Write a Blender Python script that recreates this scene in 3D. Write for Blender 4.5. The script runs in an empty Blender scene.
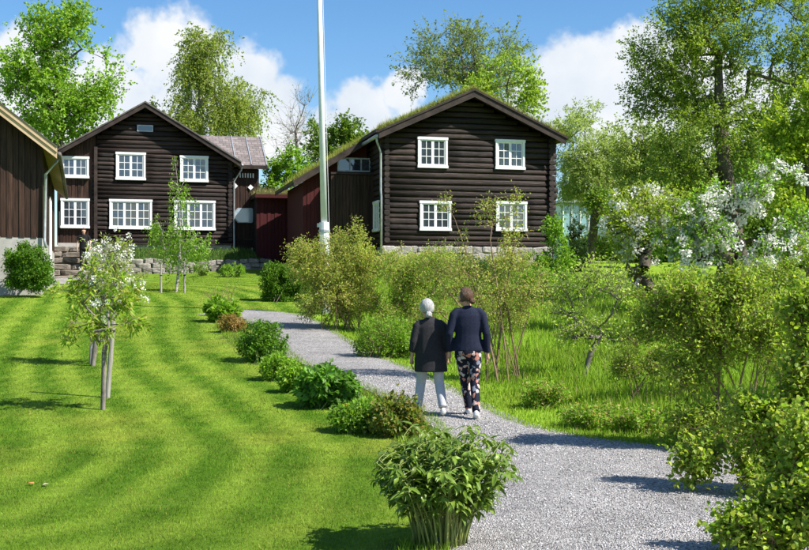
import bpy, bmesh, math, random
import numpy as np
from mathutils import Vector, Matrix, Euler, noise as mnoise

# ------------------------------------------------------------------ camera, sky, sun, exposure
scene = bpy.context.scene
COL = scene.collection
F, CX, HY, EYE = 809 * 50 / 36.0, 404.5, 288.0, 1.75      # focal length in photo pixels, horizon row, eye height

cam_d = bpy.data.cameras.new('camera')
cam_d.lens = 50; cam_d.sensor_width = 36; cam_d.shift_y = (HY - 275) / 809.0
cam_d.clip_end = 3000
cam = bpy.data.objects.new('camera', cam_d); COL.objects.link(cam)
cam.location = (0, 0, EYE); cam.rotation_euler = (math.radians(90), 0, 0)
scene.camera = cam

SUN_EL, SUN_AZ = math.radians(47), math.radians(113)       # azimuth clockwise from the view direction
S = Vector((math.sin(SUN_AZ) * math.cos(SUN_EL), math.cos(SUN_AZ) * math.cos(SUN_EL), math.sin(SUN_EL)))
sun_d = bpy.data.lights.new('sun', 'SUN')
sun_d.energy = 5.0; sun_d.angle = math.radians(0.53); sun_d.color = (1.0, 0.955, 0.88)
sun = bpy.data.objects.new('sun', sun_d); COL.objects.link(sun)
sun.rotation_euler = (-S).to_track_quat('-Z', 'Y').to_euler(); sun.location = (20, -5, 30)

scene.view_settings.view_transform = 'Standard'
scene.view_settings.look = 'None'
scene.view_settings.exposure = 0.85
scene.view_settings.gamma = 1.0
scene.view_settings.use_curve_mapping = False

def dirpx(x, y):
    return Vector(((x - CX) / F, 1.0, (HY - y) / F)).normalized()

def build_world():
    w = bpy.data.worlds.new('World'); scene.world = w; w.use_nodes = True
    nt = w.node_tree; N = nt.nodes; Lk = nt.links; N.clear()
    out = N.new('ShaderNodeOutputWorld'); bg = N.new('ShaderNodeBackground'); bg.inputs['Strength'].default_value = 0.1
    Lk.new(bg.outputs[0], out.inputs[0])
    sky = N.new('ShaderNodeTexSky'); sky.sky_type = 'NISHITA'; sky.sun_disc = False
    sky.sun_elevation = SUN_EL; sky.sun_rotation = SUN_AZ
    sky.air_density = 1.0; sky.dust_density = 0.3; sky.ozone_density = 3.5
    tc = N.new('ShaderNodeTexCoord')
    def math_(op, a, b=None, c=None):
        n = N.new('ShaderNodeMath'); n.operation = op
        for i, v in enumerate((a, b, c)):
            if v is None: continue
            if isinstance(v, (int, float)): n.inputs[i].default_value = v
            else: Lk.new(v, n.inputs[i])
        return n.outputs[0]
    def nz(scale, detail, rough=0.55, off=(0, 0, 0)):
        mp = N.new('ShaderNodeMapping'); mp.inputs['Location'].default_value = off
        Lk.new(tc.outputs['Generated'], mp.inputs['Vector'])
        n = N.new('ShaderNodeTexNoise'); n.inputs['Scale'].default_value = scale
        n.inputs['Detail'].default_value = detail; n.inputs['Roughness'].default_value = rough
        Lk.new(mp.outputs[0], n.inputs['Vector']); return n
    warp = nz(9, 5, 0.6)
    wv = N.new('ShaderNodeVectorMath'); wv.operation = 'SUBTRACT'; Lk.new(warp.outputs['Color'], wv.inputs[0]); wv.inputs[1].default_value = (.5, .5, .5)
    ws = N.new('ShaderNodeVectorMath'); ws.operation = 'SCALE'; Lk.new(wv.outputs[0], ws.inputs[0]); ws.inputs['Scale'].default_value = 0.10
    wd = N.new('ShaderNodeVectorMath'); wd.operation = 'ADD'; Lk.new(tc.outputs['Generated'], wd.inputs[0]); Lk.new(ws.outputs[0], wd.inputs[1])
    blobs = [(155, 60, 44), (205, 85, 58), (258, 75, 42), (275, 118, 46), (20, 70, 38), (0, 105, 48), (100, 120, 60),
             (370, 118, 32), (345, 145, 36), (405, 95, 26), (590, 88, 52), (635, 60, 40), (560, 105, 34), (690, 90, 60), (650, 130, 70),
             (95, -6, 14), (160, 150, 60), (500, 150, 50), (780, 120, 60)]
    acc = None
    for (x, y, r) in blobs:
        d = N.new('ShaderNodeVectorMath'); d.operation = 'DISTANCE'
        Lk.new(wd.outputs[0], d.inputs[0]); d.inputs[1].default_value = dirpx(x, y)
        mr = N.new('ShaderNodeMapRange'); mr.clamp = True
        Lk.new(d.outputs['Value'], mr.inputs['Value'])
        mr.inputs['From Min'].default_value = 1.5 * r / F; mr.inputs['From Max'].default_value = 0.35 * r / F
        acc = mr.outputs[0] if acc is None else math_('MAXIMUM', acc, mr.outputs[0])
    # the same broken cumulus goes on all round the sky
    gen = nz(3.2, 8, 0.55, (3.1, 0.7, 1.9))
    mg = N.new('ShaderNodeMapRange'); mg.clamp = True; Lk.new(gen.outputs['Fac'], mg.inputs['Value'])
    mg.inputs['From Min'].default_value = 0.53; mg.inputs['From Max'].default_value = 0.72
    sx = N.new('ShaderNodeSeparateXYZ'); Lk.new(tc.outputs['Generated'], sx.inputs[0])
    front = N.new('ShaderNodeMapRange'); front.clamp = True; Lk.new(sx.outputs['Y'], front.inputs['Value'])
    front.inputs['From Min'].default_value = 0.90; front.inputs['From Max'].default_value = 0.78
    acc = math_('MAXIMUM', acc, math_('MULTIPLY', mg.outputs[0], front.outputs[0]))
    det = nz(26, 9, 0.6)
    dens = math_('ADD', acc, math_('MULTIPLY', math_('SUBTRACT', det.outputs['Fac'], 0.5), 0.85))
    cm = N.new('ShaderNodeMapRange'); cm.clamp = True; cm.interpolation_type = 'SMOOTHSTEP'; Lk.new(dens, cm.inputs['Value'])
    cm.inputs['From Min'].default_value = 0.28; cm.inputs['From Max'].default_value = 0.66
    shade = nz(14, 6, 0.5, (0.4, 0.2, -0.03))
    cr = N.new('ShaderNodeMapRange'); cr.clamp = True; Lk.new(shade.outputs['Fac'], cr.inputs['Value'])
    cr.inputs['From Min'].default_value = 0.3; cr.inputs['From Max'].default_value = 0.6
    cmix = N.new('ShaderNodeMix'); cmix.data_type = 'RGBA'; Lk.new(cr.outputs[0], cmix.inputs['Factor'])
    cmix.inputs['A'].default_value = (4.3, 4.7, 5.2, 1); cmix.inputs['B'].default_value = (5.6, 5.65, 5.75, 1)
    mix = N.new('ShaderNodeMix'); mix.data_type = 'RGBA'
    Lk.new(math_('MULTIPLY', cm.outputs[0], 0.97), mix.inputs['Factor'])
    hs = N.new('ShaderNodeHueSaturation'); hs.inputs['Saturation'].default_value = 1.22; hs.inputs['Value'].default_value = .92; Lk.new(sky.outputs[0], hs.inputs['Color']); Lk.new(hs.outputs[0], mix.inputs['A']); Lk.new(cmix.outputs['Result'], mix.inputs['B'])
    Lk.new(mix.outputs['Result'], bg.inputs['Color'])
build_world()

# ------------------------------------------------------------------ helpers
def P(px, py, d):
    """world point seen at photo pixel (px,py) at distance d ahead"""
    return np.array([(px - CX) / F * d, d, EYE + (HY - py) / F * d])

def _table(pts):
    xs = np.arange(-400, 1200, 0.25)
    ys = np.interp(xs, [p[0] for p in pts], [p[1] for p in pts])
    k = np.exp(-np.linspace(-2, 2, 25) ** 2); k /= k.sum()
    yp = np.pad(ys, 12, mode='edge')
    return xs, np.convolve(yp, k, 'valid')
TL = _table([(-400, -3), (-60, -.6), (0, 0), (13, 0), (31, 1.60), (42, 1.80), (47, 2.3), (60, 3.2), (120, 5), (1200, 10)])
TC = _table([(-400, -3), (-60, -.6), (0, 0), (13, 0), (28, 1.0), (46, 2.40), (60, 3.2), (120, 5), (1200, 10)])
def zg(X, Y):
    X = np.asarray(X, float); Y = np.asarray(Y, float)
    w = np.clip((-X - 7.0) / 3.2, 0, 1); w = w * w * (3 - 2 * w)
    z = np.interp(Y, *TL) * w + np.interp(Y, *TC) * (1 - w)
    z = z + 0.018 * np.sin(X * 1.3 + 0.6 * Y) * np.sin(Y * 0.9 - .4 * X)
    return z
def gp(px, py):
    """ground point under a photo pixel"""
    d = 4.0
    while d < 200:
        p = P(px, py, d)
        if p[2] <= float(zg(p[0], p[1])): return np.array([p[0], p[1], float(zg(p[0], p[1]))])
        d += 0.03
    return P(px, py, 200)

def nrm(v):
    return v / np.maximum(np.linalg.norm(v, axis=-1, keepdims=True), 1e-9)

def tag(o, label=None, cat=None, group=None, kind=None):
    if label: o['label'] = label
    if cat: o['category'] = cat
    if group: o['group'] = group
    if kind: o['kind'] = kind
    return o

def link(name, me, mat=None, parent=None):
    o = bpy.data.objects.new(name, me); COL.objects.link(o)
    if mat is not None: me.materials.append(mat)
    if parent is not None: o.parent = parent
    return o

def empty(name, loc, rz=0.0):
    o = bpy.data.objects.new(name, None); COL.objects.link(o)
    o.location = loc; o.rotation_euler = (0, 0, rz); o.empty_display_size = 0.2
    return o

def np_mesh(name, V, Fc, col=None, smooth=False):
    """V (n,3); Fc (m,k); col (n,3) per vertex"""
    me = bpy.data.meshes.new(name)
    V = np.ascontiguousarray(V, np.float32); Fc = np.ascontiguousarray(Fc, np.int32)
    n, (m, k) = len(V), Fc.shape
    me.vertices.add(n); me.vertices.foreach_set('co', V.ravel())
    me.loops.add(m * k); me.loops.foreach_set('vertex_index', Fc.ravel())
    me.polygons.add(m); me.polygons.foreach_set('loop_start', np.arange(0, m * k, k, dtype=np.int32))
    if smooth: me.polygons.foreach_set('use_smooth', np.ones(m, bool))
    if col is not None:
        a = me.attributes.new('col', 'FLOAT_COLOR', 'POINT')
        c = np.ones((n, 4), np.float32); c[:, :3] = col
        a.data.foreach_set('color', c.ravel())
    me.update(calc_edges=True)
    return me

class MB:
    """collects shapes into one mesh"""
    def __init__(s): s.v = []; s.f = []
    def poly(s, pts, faces):
        b = len(s.v); s.v += [tuple(p) for p in pts]; s.f += [[b + i for i in f] for f in faces]; return s
    def box(s, x0, x1, y0, y1, z0, z1):
        return s.poly([(x0, y0, z0), (x1, y0, z0), (x1, y1, z0), (x0, y1, z0), (x0, y0, z1), (x1, y0, z1), (x1, y1, z1), (x0, y1, z1)],
                      [(0, 3, 2, 1), (4, 5, 6, 7), (0, 1, 5, 4), (1, 2, 6, 5), (2, 3, 7, 6), (3, 0, 4, 7)])
    def prism(s, poly, y0, y1):
        """polygon in x,z extruded along y"""
        n = len(poly)
        pts = [(x, y0, z) for x, z in poly] + [(x, y1, z) for x, z in poly]
        fs = [tuple(range(n)), tuple(range(2 * n - 1, n - 1, -1))]
        fs += [(i, i + n, (i + 1) % n + n, (i + 1) % n) for i in range(n)]
        return s.poly(pts, fs)
    def tube(s, pts, r, k=8, cap=True):
        pts = [Vector(p) for p in pts]; n = len(pts)
        rs = r if isinstance(r, (list, tuple)) else [r] * n
        b = len(s.v)
        for i, p in enumerate(pts):
            t = (pts[min(i + 1, n - 1)] - pts[max(i - 1, 0)]).normalized()
            a = t.cross(Vector((0, 0, 1)) if abs(t.z) < .9 else Vector((1, 0, 0))).normalized(); c = t.cross(a)
            for j in range(k):
                an = 2 * math.pi * j / k
                s.v.append(tuple(p + (a * math.cos(an) + c * math.sin(an)) * rs[i]))
        for i in range(n - 1):
            for j in range(k):
                s.f.append([b + i * k + j, b + i * k + (j + 1) % k, b + (i + 1) * k + (j + 1) % k, b + (i + 1) * k + j])
        if cap:
            s.f.append([b + j for j in range(k)]); s.f.append([b + (n - 1) * k + j for j in reversed(range(k))])
        return s
    def build(s, name, mat, parent=None, smooth=False, bevel=0):
        me = bpy.data.meshes.new(name); me.from_pydata(s.v, [], s.f)
        bm = bmesh.new(); bm.from_mesh(me); bmesh.ops.recalc_face_normals(bm, faces=bm.faces)
        if bevel: bmesh.ops.bevel(bm, geom=bm.edges[:], offset=bevel, segments=1, affect='EDGES')
        bm.to_mesh(me); bm.free()
        if smooth: me.polygons.foreach_set('use_smooth', [True] * len(me.polygons))
        me.update()
        return link(name, me, mat, parent)

# ------------------------------------------------------------------ materials
MATS = {}
def new_mat(name):
    m = bpy.data.materials.new(name); m.use_nodes = True; nt = m.node_tree
    b = nt.nodes['Principled BSDF']; MATS[name] = m
    return m, nt, b
def mat_noise(name, c1, c2, scale=6, stretch=(1, 1, 1), rough=.7, bump=.3, detail=6, spec=.3, bdist=.02, c3=None, metallic=0, coord='Object', vary=0):
    m, nt, b = new_mat(name); N, Lk = nt.nodes, nt.links
    tc = N.new('ShaderNodeTexCoord'); mp = N.new('ShaderNodeMapping'); mp.inputs['Scale'].default_value = stretch
    Lk.new(tc.outputs[coord], mp.inputs[0])
    nz = N.new('ShaderNodeTexNoise'); nz.inputs['Scale'].default_value = scale; nz.inputs['Detail'].default_value = detail; nz.inputs['Roughness'].default_value = .62
    Lk.new(mp.outputs[0], nz.inputs['Vector'])
    cr = N.new('ShaderNodeValToRGB'); e = cr.color_ramp.elements
    e[0].position = .33; e[0].color = (*c1, 1); e[1].position = .68; e[1].color = (*c2, 1)
    if c3: e[1].position = .60; x = e.new(.74); x.color = (*c3, 1)
    Lk.new(nz.outputs['Fac'], cr.inputs[0])
    src = cr.outputs[0]
    if vary:
        oi = N.new('ShaderNodeObjectInfo'); hs = N.new('ShaderNodeHueSaturation')
        mr = N.new('ShaderNodeMapRange'); Lk.new(oi.outputs['Random'], mr.inputs[0]); mr.inputs['To Min'].default_value = 1 - vary; mr.inputs['To Max'].default_value = 1 + vary
        Lk.new(mr.outputs[0], hs.inputs['Value']); Lk.new(src, hs.inputs['Color']); src = hs.outputs[0]
    Lk.new(src, b.inputs['Base Color'])
    b.inputs['Roughness'].default_value = rough; b.inputs['Specular IOR Level'].default_value = spec; b.inputs['Metallic'].default_value = metallic
    if bump:
        bp = N.new('ShaderNodeBump'); bp.inputs['Strength'].default_value = bump; bp.inputs['Distance'].default_value = bdist
        Lk.new(nz.outputs['Fac'], bp.inputs['Height']); Lk.new(bp.outputs[0], b.inputs['Normal'])
    return m

def mat_leaf(name, trans=.5, rough=.5, spec=.35, vary=0, tint=(1.25, 1.4, .6)):
    m, nt, b = new_mat(name); N, Lk = nt.nodes, nt.links
    at = N.new('ShaderNodeAttribute'); at.attribute_name = 'col'
    src = at.outputs['Color']
    if vary:
        oi = N.new('ShaderNodeObjectInfo'); hs = N.new('ShaderNodeHueSaturation')
        mr = N.new('ShaderNodeMapRange'); Lk.new(oi.outputs['Random'], mr.inputs[0]); mr.inputs['To Min'].default_value = 1 - vary; mr.inputs['To Max'].default_value = 1 + vary
        Lk.new(mr.outputs[0], hs.inputs['Value']); Lk.new(src, hs.inputs['Color']); src = hs.outputs[0]
    Lk.new(src, b.inputs['Base Color']); b.inputs['Roughness'].default_value = rough; b.inputs['Specular IOR Level'].default_value = spec
    tr = N.new('ShaderNodeBsdfTranslucent')
    mx = N.new('ShaderNodeMix'); mx.data_type = 'RGBA'; mx.blend_type = 'MULTIPLY'; mx.inputs['Factor'].default_value = 1
    Lk.new(src, mx.inputs['A']); mx.inputs['B'].default_value = (*tint, 1); Lk.new(mx.outputs['Result'], tr.inputs[0])
    ms = N.new('ShaderNodeMixShader'); ms.inputs[0].default_value = trans
    Lk.new(b.outputs[0], ms.inputs[1]); Lk.new(tr.outputs[0], ms.inputs[2]); Lk.new(ms.outputs[0], N['Material Output'].inputs['Surface'])
    return m

M_LEAF = mat_leaf('leaf')
M_GRASS = mat_leaf('grass_blade', trans=.3, rough=.6, spec=.2, tint=(1.1, 1.2, .5))
M_PEONY = mat_leaf('peony_leaf', trans=.3, rough=.42, spec=.35, vary=.3)
M_PETAL = mat_leaf('petal', trans=.25, rough=.6, spec=.2, tint=(1, 1, 1))
M_BARK = mat_noise('bark', (.05, .04, .03), (.16, .13, .10), 9, (1, 1, .3), .9, .6)
M_BARK_GREY = mat_noise('grey_bark', (.10, .085, .07), (.30, .26, .22), 14, (1, 1, .4), .9, .5)
M_STEM = mat_noise('shrub_stem', (.13, .085, .05), (.30, .21, .12), 16, (1, 1, .4), .85, .3)
M_GREENSTEM = mat_noise('green_stem', (.16, .22, .05), (.30, .33, .09), 12, (1, 1, .3), .6, .1)
M_BIRCH = mat_noise('birch_bark', (.12, .10, .09), (.62, .58, .52), 8, (1, 1, 3), .8, .2)
M_LOG = mat_noise('tarred_log', (.007, .0045, .004), (.034, .021, .017), 4.6, (.28, 6, 11), .6, 1.0, 10, .3, .03, (.15, .10, .08), vary=.5)
M_BOARD = mat_noise('tarred_board', (.014, .007, .005), (.055, .027, .017), 3.2, (7, 7, .4), .68, .5, 7, .25, .015, (.10, .055, .036), vary=.3)
M_REDBOARD = mat_noise('red_board', (.045, .009, .010), (.075, .014, .014), 3, (7, 7, .4), .75, .4, 7, .2, .012, vary=.12)
M_TRIM = mat_noise('dark_trim', (.018, .012, .010), (.06, .042, .034), 3, (1, 1, 1), .65, .4, 7, .25)
M_NEWWOOD = mat_noise('pale_bargeboard', (.42, .29, .17), (.58, .43, .28), 2.5, (1, 1, 1), .7, .2, 6, .25)
M_WHITE = mat_noise('white_paint', (.74, .75, .76), (.82, .82, .81), 9, (1, 1, 1), .5, .05, 4, .35)
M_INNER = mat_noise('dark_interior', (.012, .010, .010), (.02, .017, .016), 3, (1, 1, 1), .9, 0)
M_ZINC = mat_noise('zinc_gutter', (.30, .32, .34), (.45, .47, .49), 6, (1, 1, 1), .45, .05, 4, .5, metallic=.35)
M_PLASTER = mat_noise('grey_plaster', (.30, .28, .25), (.46, .44, .41), 2.2, (1, 1, 1), .9, .35, 9)
M_STONE = mat_noise('field_stone', (.11, .10, .09), (.36, .33, .29), 5, (1, 1, 1), .9, .6, 8, .2, .03, vary=.35)
M_STEPSTONE = mat_noise('step_stone', (.10, .085, .07), (.30, .26, .21), 4, (1, 1, 1), .9, .5, 8, .2, .03, vary=.25)
M_SOIL = mat_noise('soil', (.05, .035, .022), (.13, .095, .06), 9, (1, 1, 1), .95, .6)
M_SOD = mat_noise('sod_earth', (.06, .055, .02), (.14, .15, .04), 6, (1, 1, 1), .95, .6)
M_STAKE = mat_noise('weathered_stake', (.20, .18, .155), (.38, .35, .31), 7, (6, 6, .5), .85, .4)
M_POLE = mat_noise('flagpole_paint', (.66, .68, .70), (.76, .77, .78), 4, (1, 1, 1), .35, .02, 3, .5)
M_SKIN = mat_noise('skin', (.50, .29, .20), (.58, .35, .25), 8, (1, 1, 1), .55, .05, 3, .35)
M_BRICK = mat_noise('chimney_brick', (.22, .10, .07), (.36, .20, .15), 7, (1, 1, 2), .9, .4)

def mat_glass(name, base, r=.04):
    m, nt, b = new_mat(name); b.inputs['Base Color'].default_value = (*base, 1)
    b.inputs['Roughness'].default_value = r; b.inputs['IOR'].default_value = 1.9; b.inputs['Coat Weight'].default_value = .6; b.inputs['Coat Roughness'].default_value = .03
    N, Lk = nt.nodes, nt.links
    tc = N.new('ShaderNodeTexCoord'); nz = N.new('ShaderNodeTexNoise'); nz.inputs['Scale'].default_value = 1.7; Lk.new(tc.outputs['Object'], nz.inputs['Vector'])
    bp = N.new('ShaderNodeBump'); bp.inputs['Strength'].default_value = .12; bp.inputs['Distance'].default_value = .05
    Lk.new(nz.outputs[0], bp.inputs['Height']); Lk.new(bp.outputs[0], b.inputs['Normal'])
    return m
M_GLASS = mat_glass('window_glass', (.035, .042, .055))

def mat_slate():
    m, nt, b = new_mat('slate_roof'); N, Lk = nt.nodes, nt.links
    tc = N.new('ShaderNodeTexCoord'); br = N.new('ShaderNodeTexBrick')
    Lk.new(tc.outputs['Object'], br.inputs['Vector'])
    br.inputs['Color1'].default_value = (.15, .125, .115, 1); br.inputs['Color2'].default_value = (.23, .195, .18, 1); br.inputs['Mortar'].default_value = (.09, .07, .065, 1)
    br.inputs['Scale'].default_value = 1; br.inputs['Brick Width'].default_value = .3; br.inputs['Row Height'].default_value = .2; br.inputs['Mortar Size'].default_value = .012
    nz = N.new('ShaderNodeTexNoise'); nz.inputs['Scale'].default_value = 5; nz.inputs['Detail'].default_value = 6; Lk.new(tc.outputs['Object'], nz.inputs['Vector'])
    mx = N.new('ShaderNodeMix'); mx.data_type = 'RGBA'; mx.blend_type = 'OVERLAY'; mx.inputs['Factor'].default_value = .5
    Lk.new(br.outputs['Color'], mx.inputs['A']); Lk.new(nz.outputs['Fac'], mx.inputs['B']); Lk.new(mx.outputs['Result'], b.inputs['Base Color'])
    bp = N.new('ShaderNodeBump'); bp.inputs['Strength'].default_value = .6; bp.inputs['Distance'].default_value = .02
    Lk.new(br.outputs['Fac'], bp.inputs['Height']); bp.invert = True; Lk.new(bp.outputs[0], b.inputs['Normal'])
    b.inputs['Roughness'].default_value = .7
    return m
M_SLATE = mat_slate()

def mat_ground():
    m, nt, b = new_mat('turf_ground'); N, Lk = nt.nodes, nt.links
    at = N.new('ShaderNodeAttribute'); at.attribute_name = 'col'
    tc = N.new('ShaderNodeTexCoord'); n1 = N.new('ShaderNodeTexNoise'); n1.inputs['Scale'].default_value = 14; n1.inputs['Detail'].default_value = 8; n1.inputs['Roughness'].default_value = .75
    Lk.new(tc.outputs['Object'], n1.inputs['Vector'])
    mr = N.new('ShaderNodeMapRange'); Lk.new(n1.outputs['Fac'], mr.inputs[0]); mr.inputs['From Min'].default_value = .25; mr.inputs['From Max'].default_value = .75; mr.inputs['To Min'].default_value = .55; mr.inputs['To Max'].default_value = 1.45
    mx = N.new('ShaderNodeVectorMath'); mx.operation = 'SCALE'; Lk.new(at.outputs['Color'], mx.inputs[0]); Lk.new(mr.outputs[0], mx.inputs['Scale'])
    Lk.new(mx.outputs[0], b.inputs['Base Color']); b.inputs['Roughness'].default_value = .95; b.inputs['Specular IOR Level'].default_value = .1
    bp = N.new('ShaderNodeBump'); bp.inputs['Strength'].default_value = .8; bp.inputs['Distance'].default_value = .05
    Lk.new(n1.outputs['Fac'], bp.inputs['Height']); Lk.new(bp.outputs[0], b.inputs['Normal'])
    return m
M_GROUND = mat_ground()

def mat_gravel():
    m, nt, b = new_mat('gravel'); N, Lk = nt.nodes, nt.links
    tc = N.new('ShaderNodeTexCoord')
    v = N.new('ShaderNodeTexVoronoi'); v.inputs['Scale'].default_value = 75; v.inputs['Randomness'].default_value = 1; Lk.new(tc.outputs['Object'], v.inputs['Vector'])
    cr = N.new('ShaderNodeValToRGB'); e = cr.color_ramp.elements
    e[0].color = (.20, .185, .178, 1); e[1].color = (.62, .59, .565, 1); e[0].position = .1; e[1].position = .9
    sp = N.new('ShaderNodeSeparateColor'); Lk.new(v.outputs['Color'], sp.inputs[0]); Lk.new(sp.outputs[0], cr.inputs[0])
    nz = N.new('ShaderNodeTexNoise'); nz.inputs['Scale'].default_value = 1.6; nz.inputs['Detail'].default_value = 7; Lk.new(tc.outputs['Object'], nz.inputs['Vector'])
    mr = N.new('ShaderNodeMapRange'); Lk.new(nz.outputs['Fac'], mr.inputs[0]); mr.inputs['From Min'].default_value = .3; mr.inputs['From Max'].default_value = .7; mr.inputs['To Min'].default_value = .78; mr.inputs['To Max'].default_value = 1.12
    sc = N.new('ShaderNodeVectorMath'); sc.operation = 'SCALE'; Lk.new(cr.outputs[0], sc.inputs[0]); Lk.new(mr.outputs[0], sc.inputs['Scale'])
    Lk.new(sc.outputs[0], b.inputs['Base Color']); b.inputs['Roughness'].default_value = .9; b.inputs['Specular IOR Level'].default_value = .2
    bp = N.new('ShaderNodeBump'); bp.inputs['Strength'].default_value = 1; bp.inputs['Distance'].default_value = .025; bp.invert = True
    Lk.new(v.outputs['Distance'], bp.inputs['Height']); Lk.new(bp.outputs[0], b.inputs['Normal'])
    return m
M_GRAVEL = mat_gravel()
M_PEBBLE = mat_leaf('pebble', trans=0, rough=.85, spec=.2)

# ------------------------------------------------------------------ ground, path
PATH = [((.1, 3.0), (3.6, 3.0)), ((.30, 7.4), (3.6, 7.5)), ((.45, 9.3), (3.7, 9.2)), ((.50, 11.2), (3.6, 11.3)), ((.52, 12.0), (3.1, 11.95)), ((.52, 12.7), (2.1, 12.7)),
        ((.45, 13.7), (1.45, 13.7)), ((.25, 14.7), (1.15, 14.7)), ((-.15, 15.8), (.85, 16.0)), ((-.85, 17.6), (.30, 17.9)), ((-1.75, 19.7), (-.40, 20.0)), ((-2.45, 22.3), (-1.15, 22.7)),
        ((-3.05, 24.8), (-1.75, 25.5)), ((-3.75, 27.0), (-2.5, 28.0)), ((-4.5, 28.2), (-3.6, 29.6)), ((-5.2, 28.7), (-4.6, 30.2))]
def dense(pts, step=.2):
    pts = np.array(pts, float)
    # Catmull-Rom
    out = []
    for i in range(len(pts) - 1):
        p0, p1, p2, p3 = pts[max(i - 1, 0)], pts[i], pts[i + 1], pts[min(i + 2, len(pts) - 1)]
        for t in np.linspace(0, 1, 8, endpoint=False):
            out.append(.5 * ((2 * p1) + (-p0 + p2) * t + (2 * p0 - 5 * p1 + 4 * p2 - p3) * t * t + (-p0 + 3 * p1 - 3 * p2 + p3) * t ** 3))
    out.append(pts[-1]); return np.array(out)
PL, PR = dense([a for a, b in PATH]), dense([b for a, b in PATH])
EDGE = dense([(-7.6, 37), (-5.9, 33), (-4.75, 28), (-3.75, 23.5), (-2.35, 19), (-1.0, 15.6), (.0, 12.4), (.15, 9.8), (.05, 8.0), (-.5, 6.6), (-2.2, 5.6), (-5, 5.0)])
def poly_dist(X, Y, line):
    X = np.asarray(X, float); Y = np.asarray(Y, float)
    best = np.full(X.shape, 1e9); side = np.zeros(X.shape)
    for i in range(len(line) - 1):
        a, b = line[i], line[i + 1]; ab = b - a; l2 = ab @ ab
        t = np.clip(((X - a[0]) * ab[0] + (Y - a[1]) * ab[1]) / l2, 0, 1)
        dx, dy = X - a[0] - t * ab[0], Y - a[1] - t * ab[1]
        d = np.hypot(dx, dy); m = d < best
        best = np.where(m, d, best); side = np.where(m, np.sign(ab[0] * dy - ab[1] * dx), side)
    return best, side
def path_x(Y):
    """x of left and right path edge at a given y (path is single valued for y < 27)"""
    o = np.argsort(PL[:, 1]); o2 = np.argsort(PR[:, 1])
    return np.interp(Y, PL[o, 1], PL[o, 0]), np.interp(Y, PR[o2, 1], PR[o2, 0])
def edge_x(Y):
    o = np.argsort(EDGE[:, 1]); return np.interp(Y, EDGE[o, 1], EDGE[o, 0])
def vnoise(X, Y, s, seed=0):
    """cheap smooth noise 0..1"""
    r = np.random.RandomState(seed); out = np.zeros(np.shape(X)); amp = 0
    for k in range(5):
        a = r.uniform(0, 6.28, 4); f = s * (1.0 + .7 * k); th = r.uniform(0, 3.14)
        u, v = X * math.cos(th) + Y * math.sin(th), -X * math.sin(th) + Y * math.cos(th)
        w = .75 ** k
        out += w * np.sin(u * f + a[0] + 1.3 * np.sin(v * f * .7 + a[1])) * np.sin(v * f * 1.1 + a[2] + np.sin(u * f * .6 + a[3])); amp += w
    return .5 + .5 * out / amp * 1.6

def lawn_tone(X, Y):
    """mowing bands: 0 dark, 1 light"""
    d, _ = poly_dist(X, Y, EDGE)
    w = .07 * (vnoise(X, Y, .55, 3) - .5)
    per = .74
    s = np.sin((d + w * 3) / per * 2 * math.pi)
    far = np.clip((Y - 6.5) / 5, .4, 1)
    return .48 + .5 * np.tanh(3.2 * s) * (.6 + .5 * vnoise(X, Y, .45, 8)) * far + .35 * (vnoise(X, Y, 1.7, 14) - .5) * (1.2 - far)
LAWN_D, LAWN_L = np.array([.066, .160, .005]), np.array([.225, .325, .032])
LAWN_Y = np.array([.28, .32, .04])
def lawn_col(X, Y):
    t = np.clip(lawn_tone(X, Y), 0, 1)[..., None]
    c = LAWN_D * (1 - t) + LAWN_L * t
    dry = np.clip((vnoise(X, Y, .9, 21) - .62) * 3, 0, 1)[..., None] * .55
    c = c * (1 - dry) + LAWN_Y * dry
    return c * (.80 + .22 * vnoise(X, Y, 2.3, 5) + .34 * (vnoise(X, Y, 9.0, 15) - .25) * vnoise(X, Y, 1.1, 16) + .22 * vnoise(X, Y, 17.0, 25) - .06)[..., None]
MEADOW = np.array([.22, .36, .028])
def meadow_col(X, Y):
    n = vnoise(X, Y, .8, 31)[..., None]; m = vnoise(X, Y, 1.9, 33)[..., None]
    return MEADOW * (.75 + .5 * n) + np.array([.06, .04, .0]) * m * .6

def make_ground():
    xs = np.concatenate([[-900, -500, -250, -120, -70, -45], np.arange(-32, 32.01, .25), [45, 70, 120, 250, 500, 900]])
    ys = np.concatenate([[-400, -200, -90, -40, -18, -8, -3], np.arange(0, 60.01, .25), [68, 80, 100, 140, 220, 400, 800, 1100]])
    X, Y = np.meshgrid(xs, ys); Z = zg(X, Y)
    nx, ny = len(xs), len(ys)
    i = np.arange(nx * ny).reshape(ny, nx)
    Fc = np.stack([i[:-1, :-1], i[:-1, 1:], i[1:, 1:], i[1:, :-1]], -1).reshape(-1, 4)
    c = meadow_col(X, Y) * .85
    ex = edge_x(Y); pl, pr = path_x(Y)
    lawn = (X < ex) & (Y < 37) | (Y >= 28.5) & (X < -2.2)
    c = np.where(lawn[..., None], lawn_col(X, Y) * .9, c)
    bed = (X >= ex) & (X < pr) & (Y < 28.5)
    c = np.where(bed[..., None], np.array([.085, .11, .03]), c)
    me = np_mesh('ground', np.stack([X, Y, Z], -1).reshape(-1, 3), Fc, c.reshape(-1, 3), True)
    tag(link('ground', me, M_GROUND), kind='structure')
make_ground()

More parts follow.
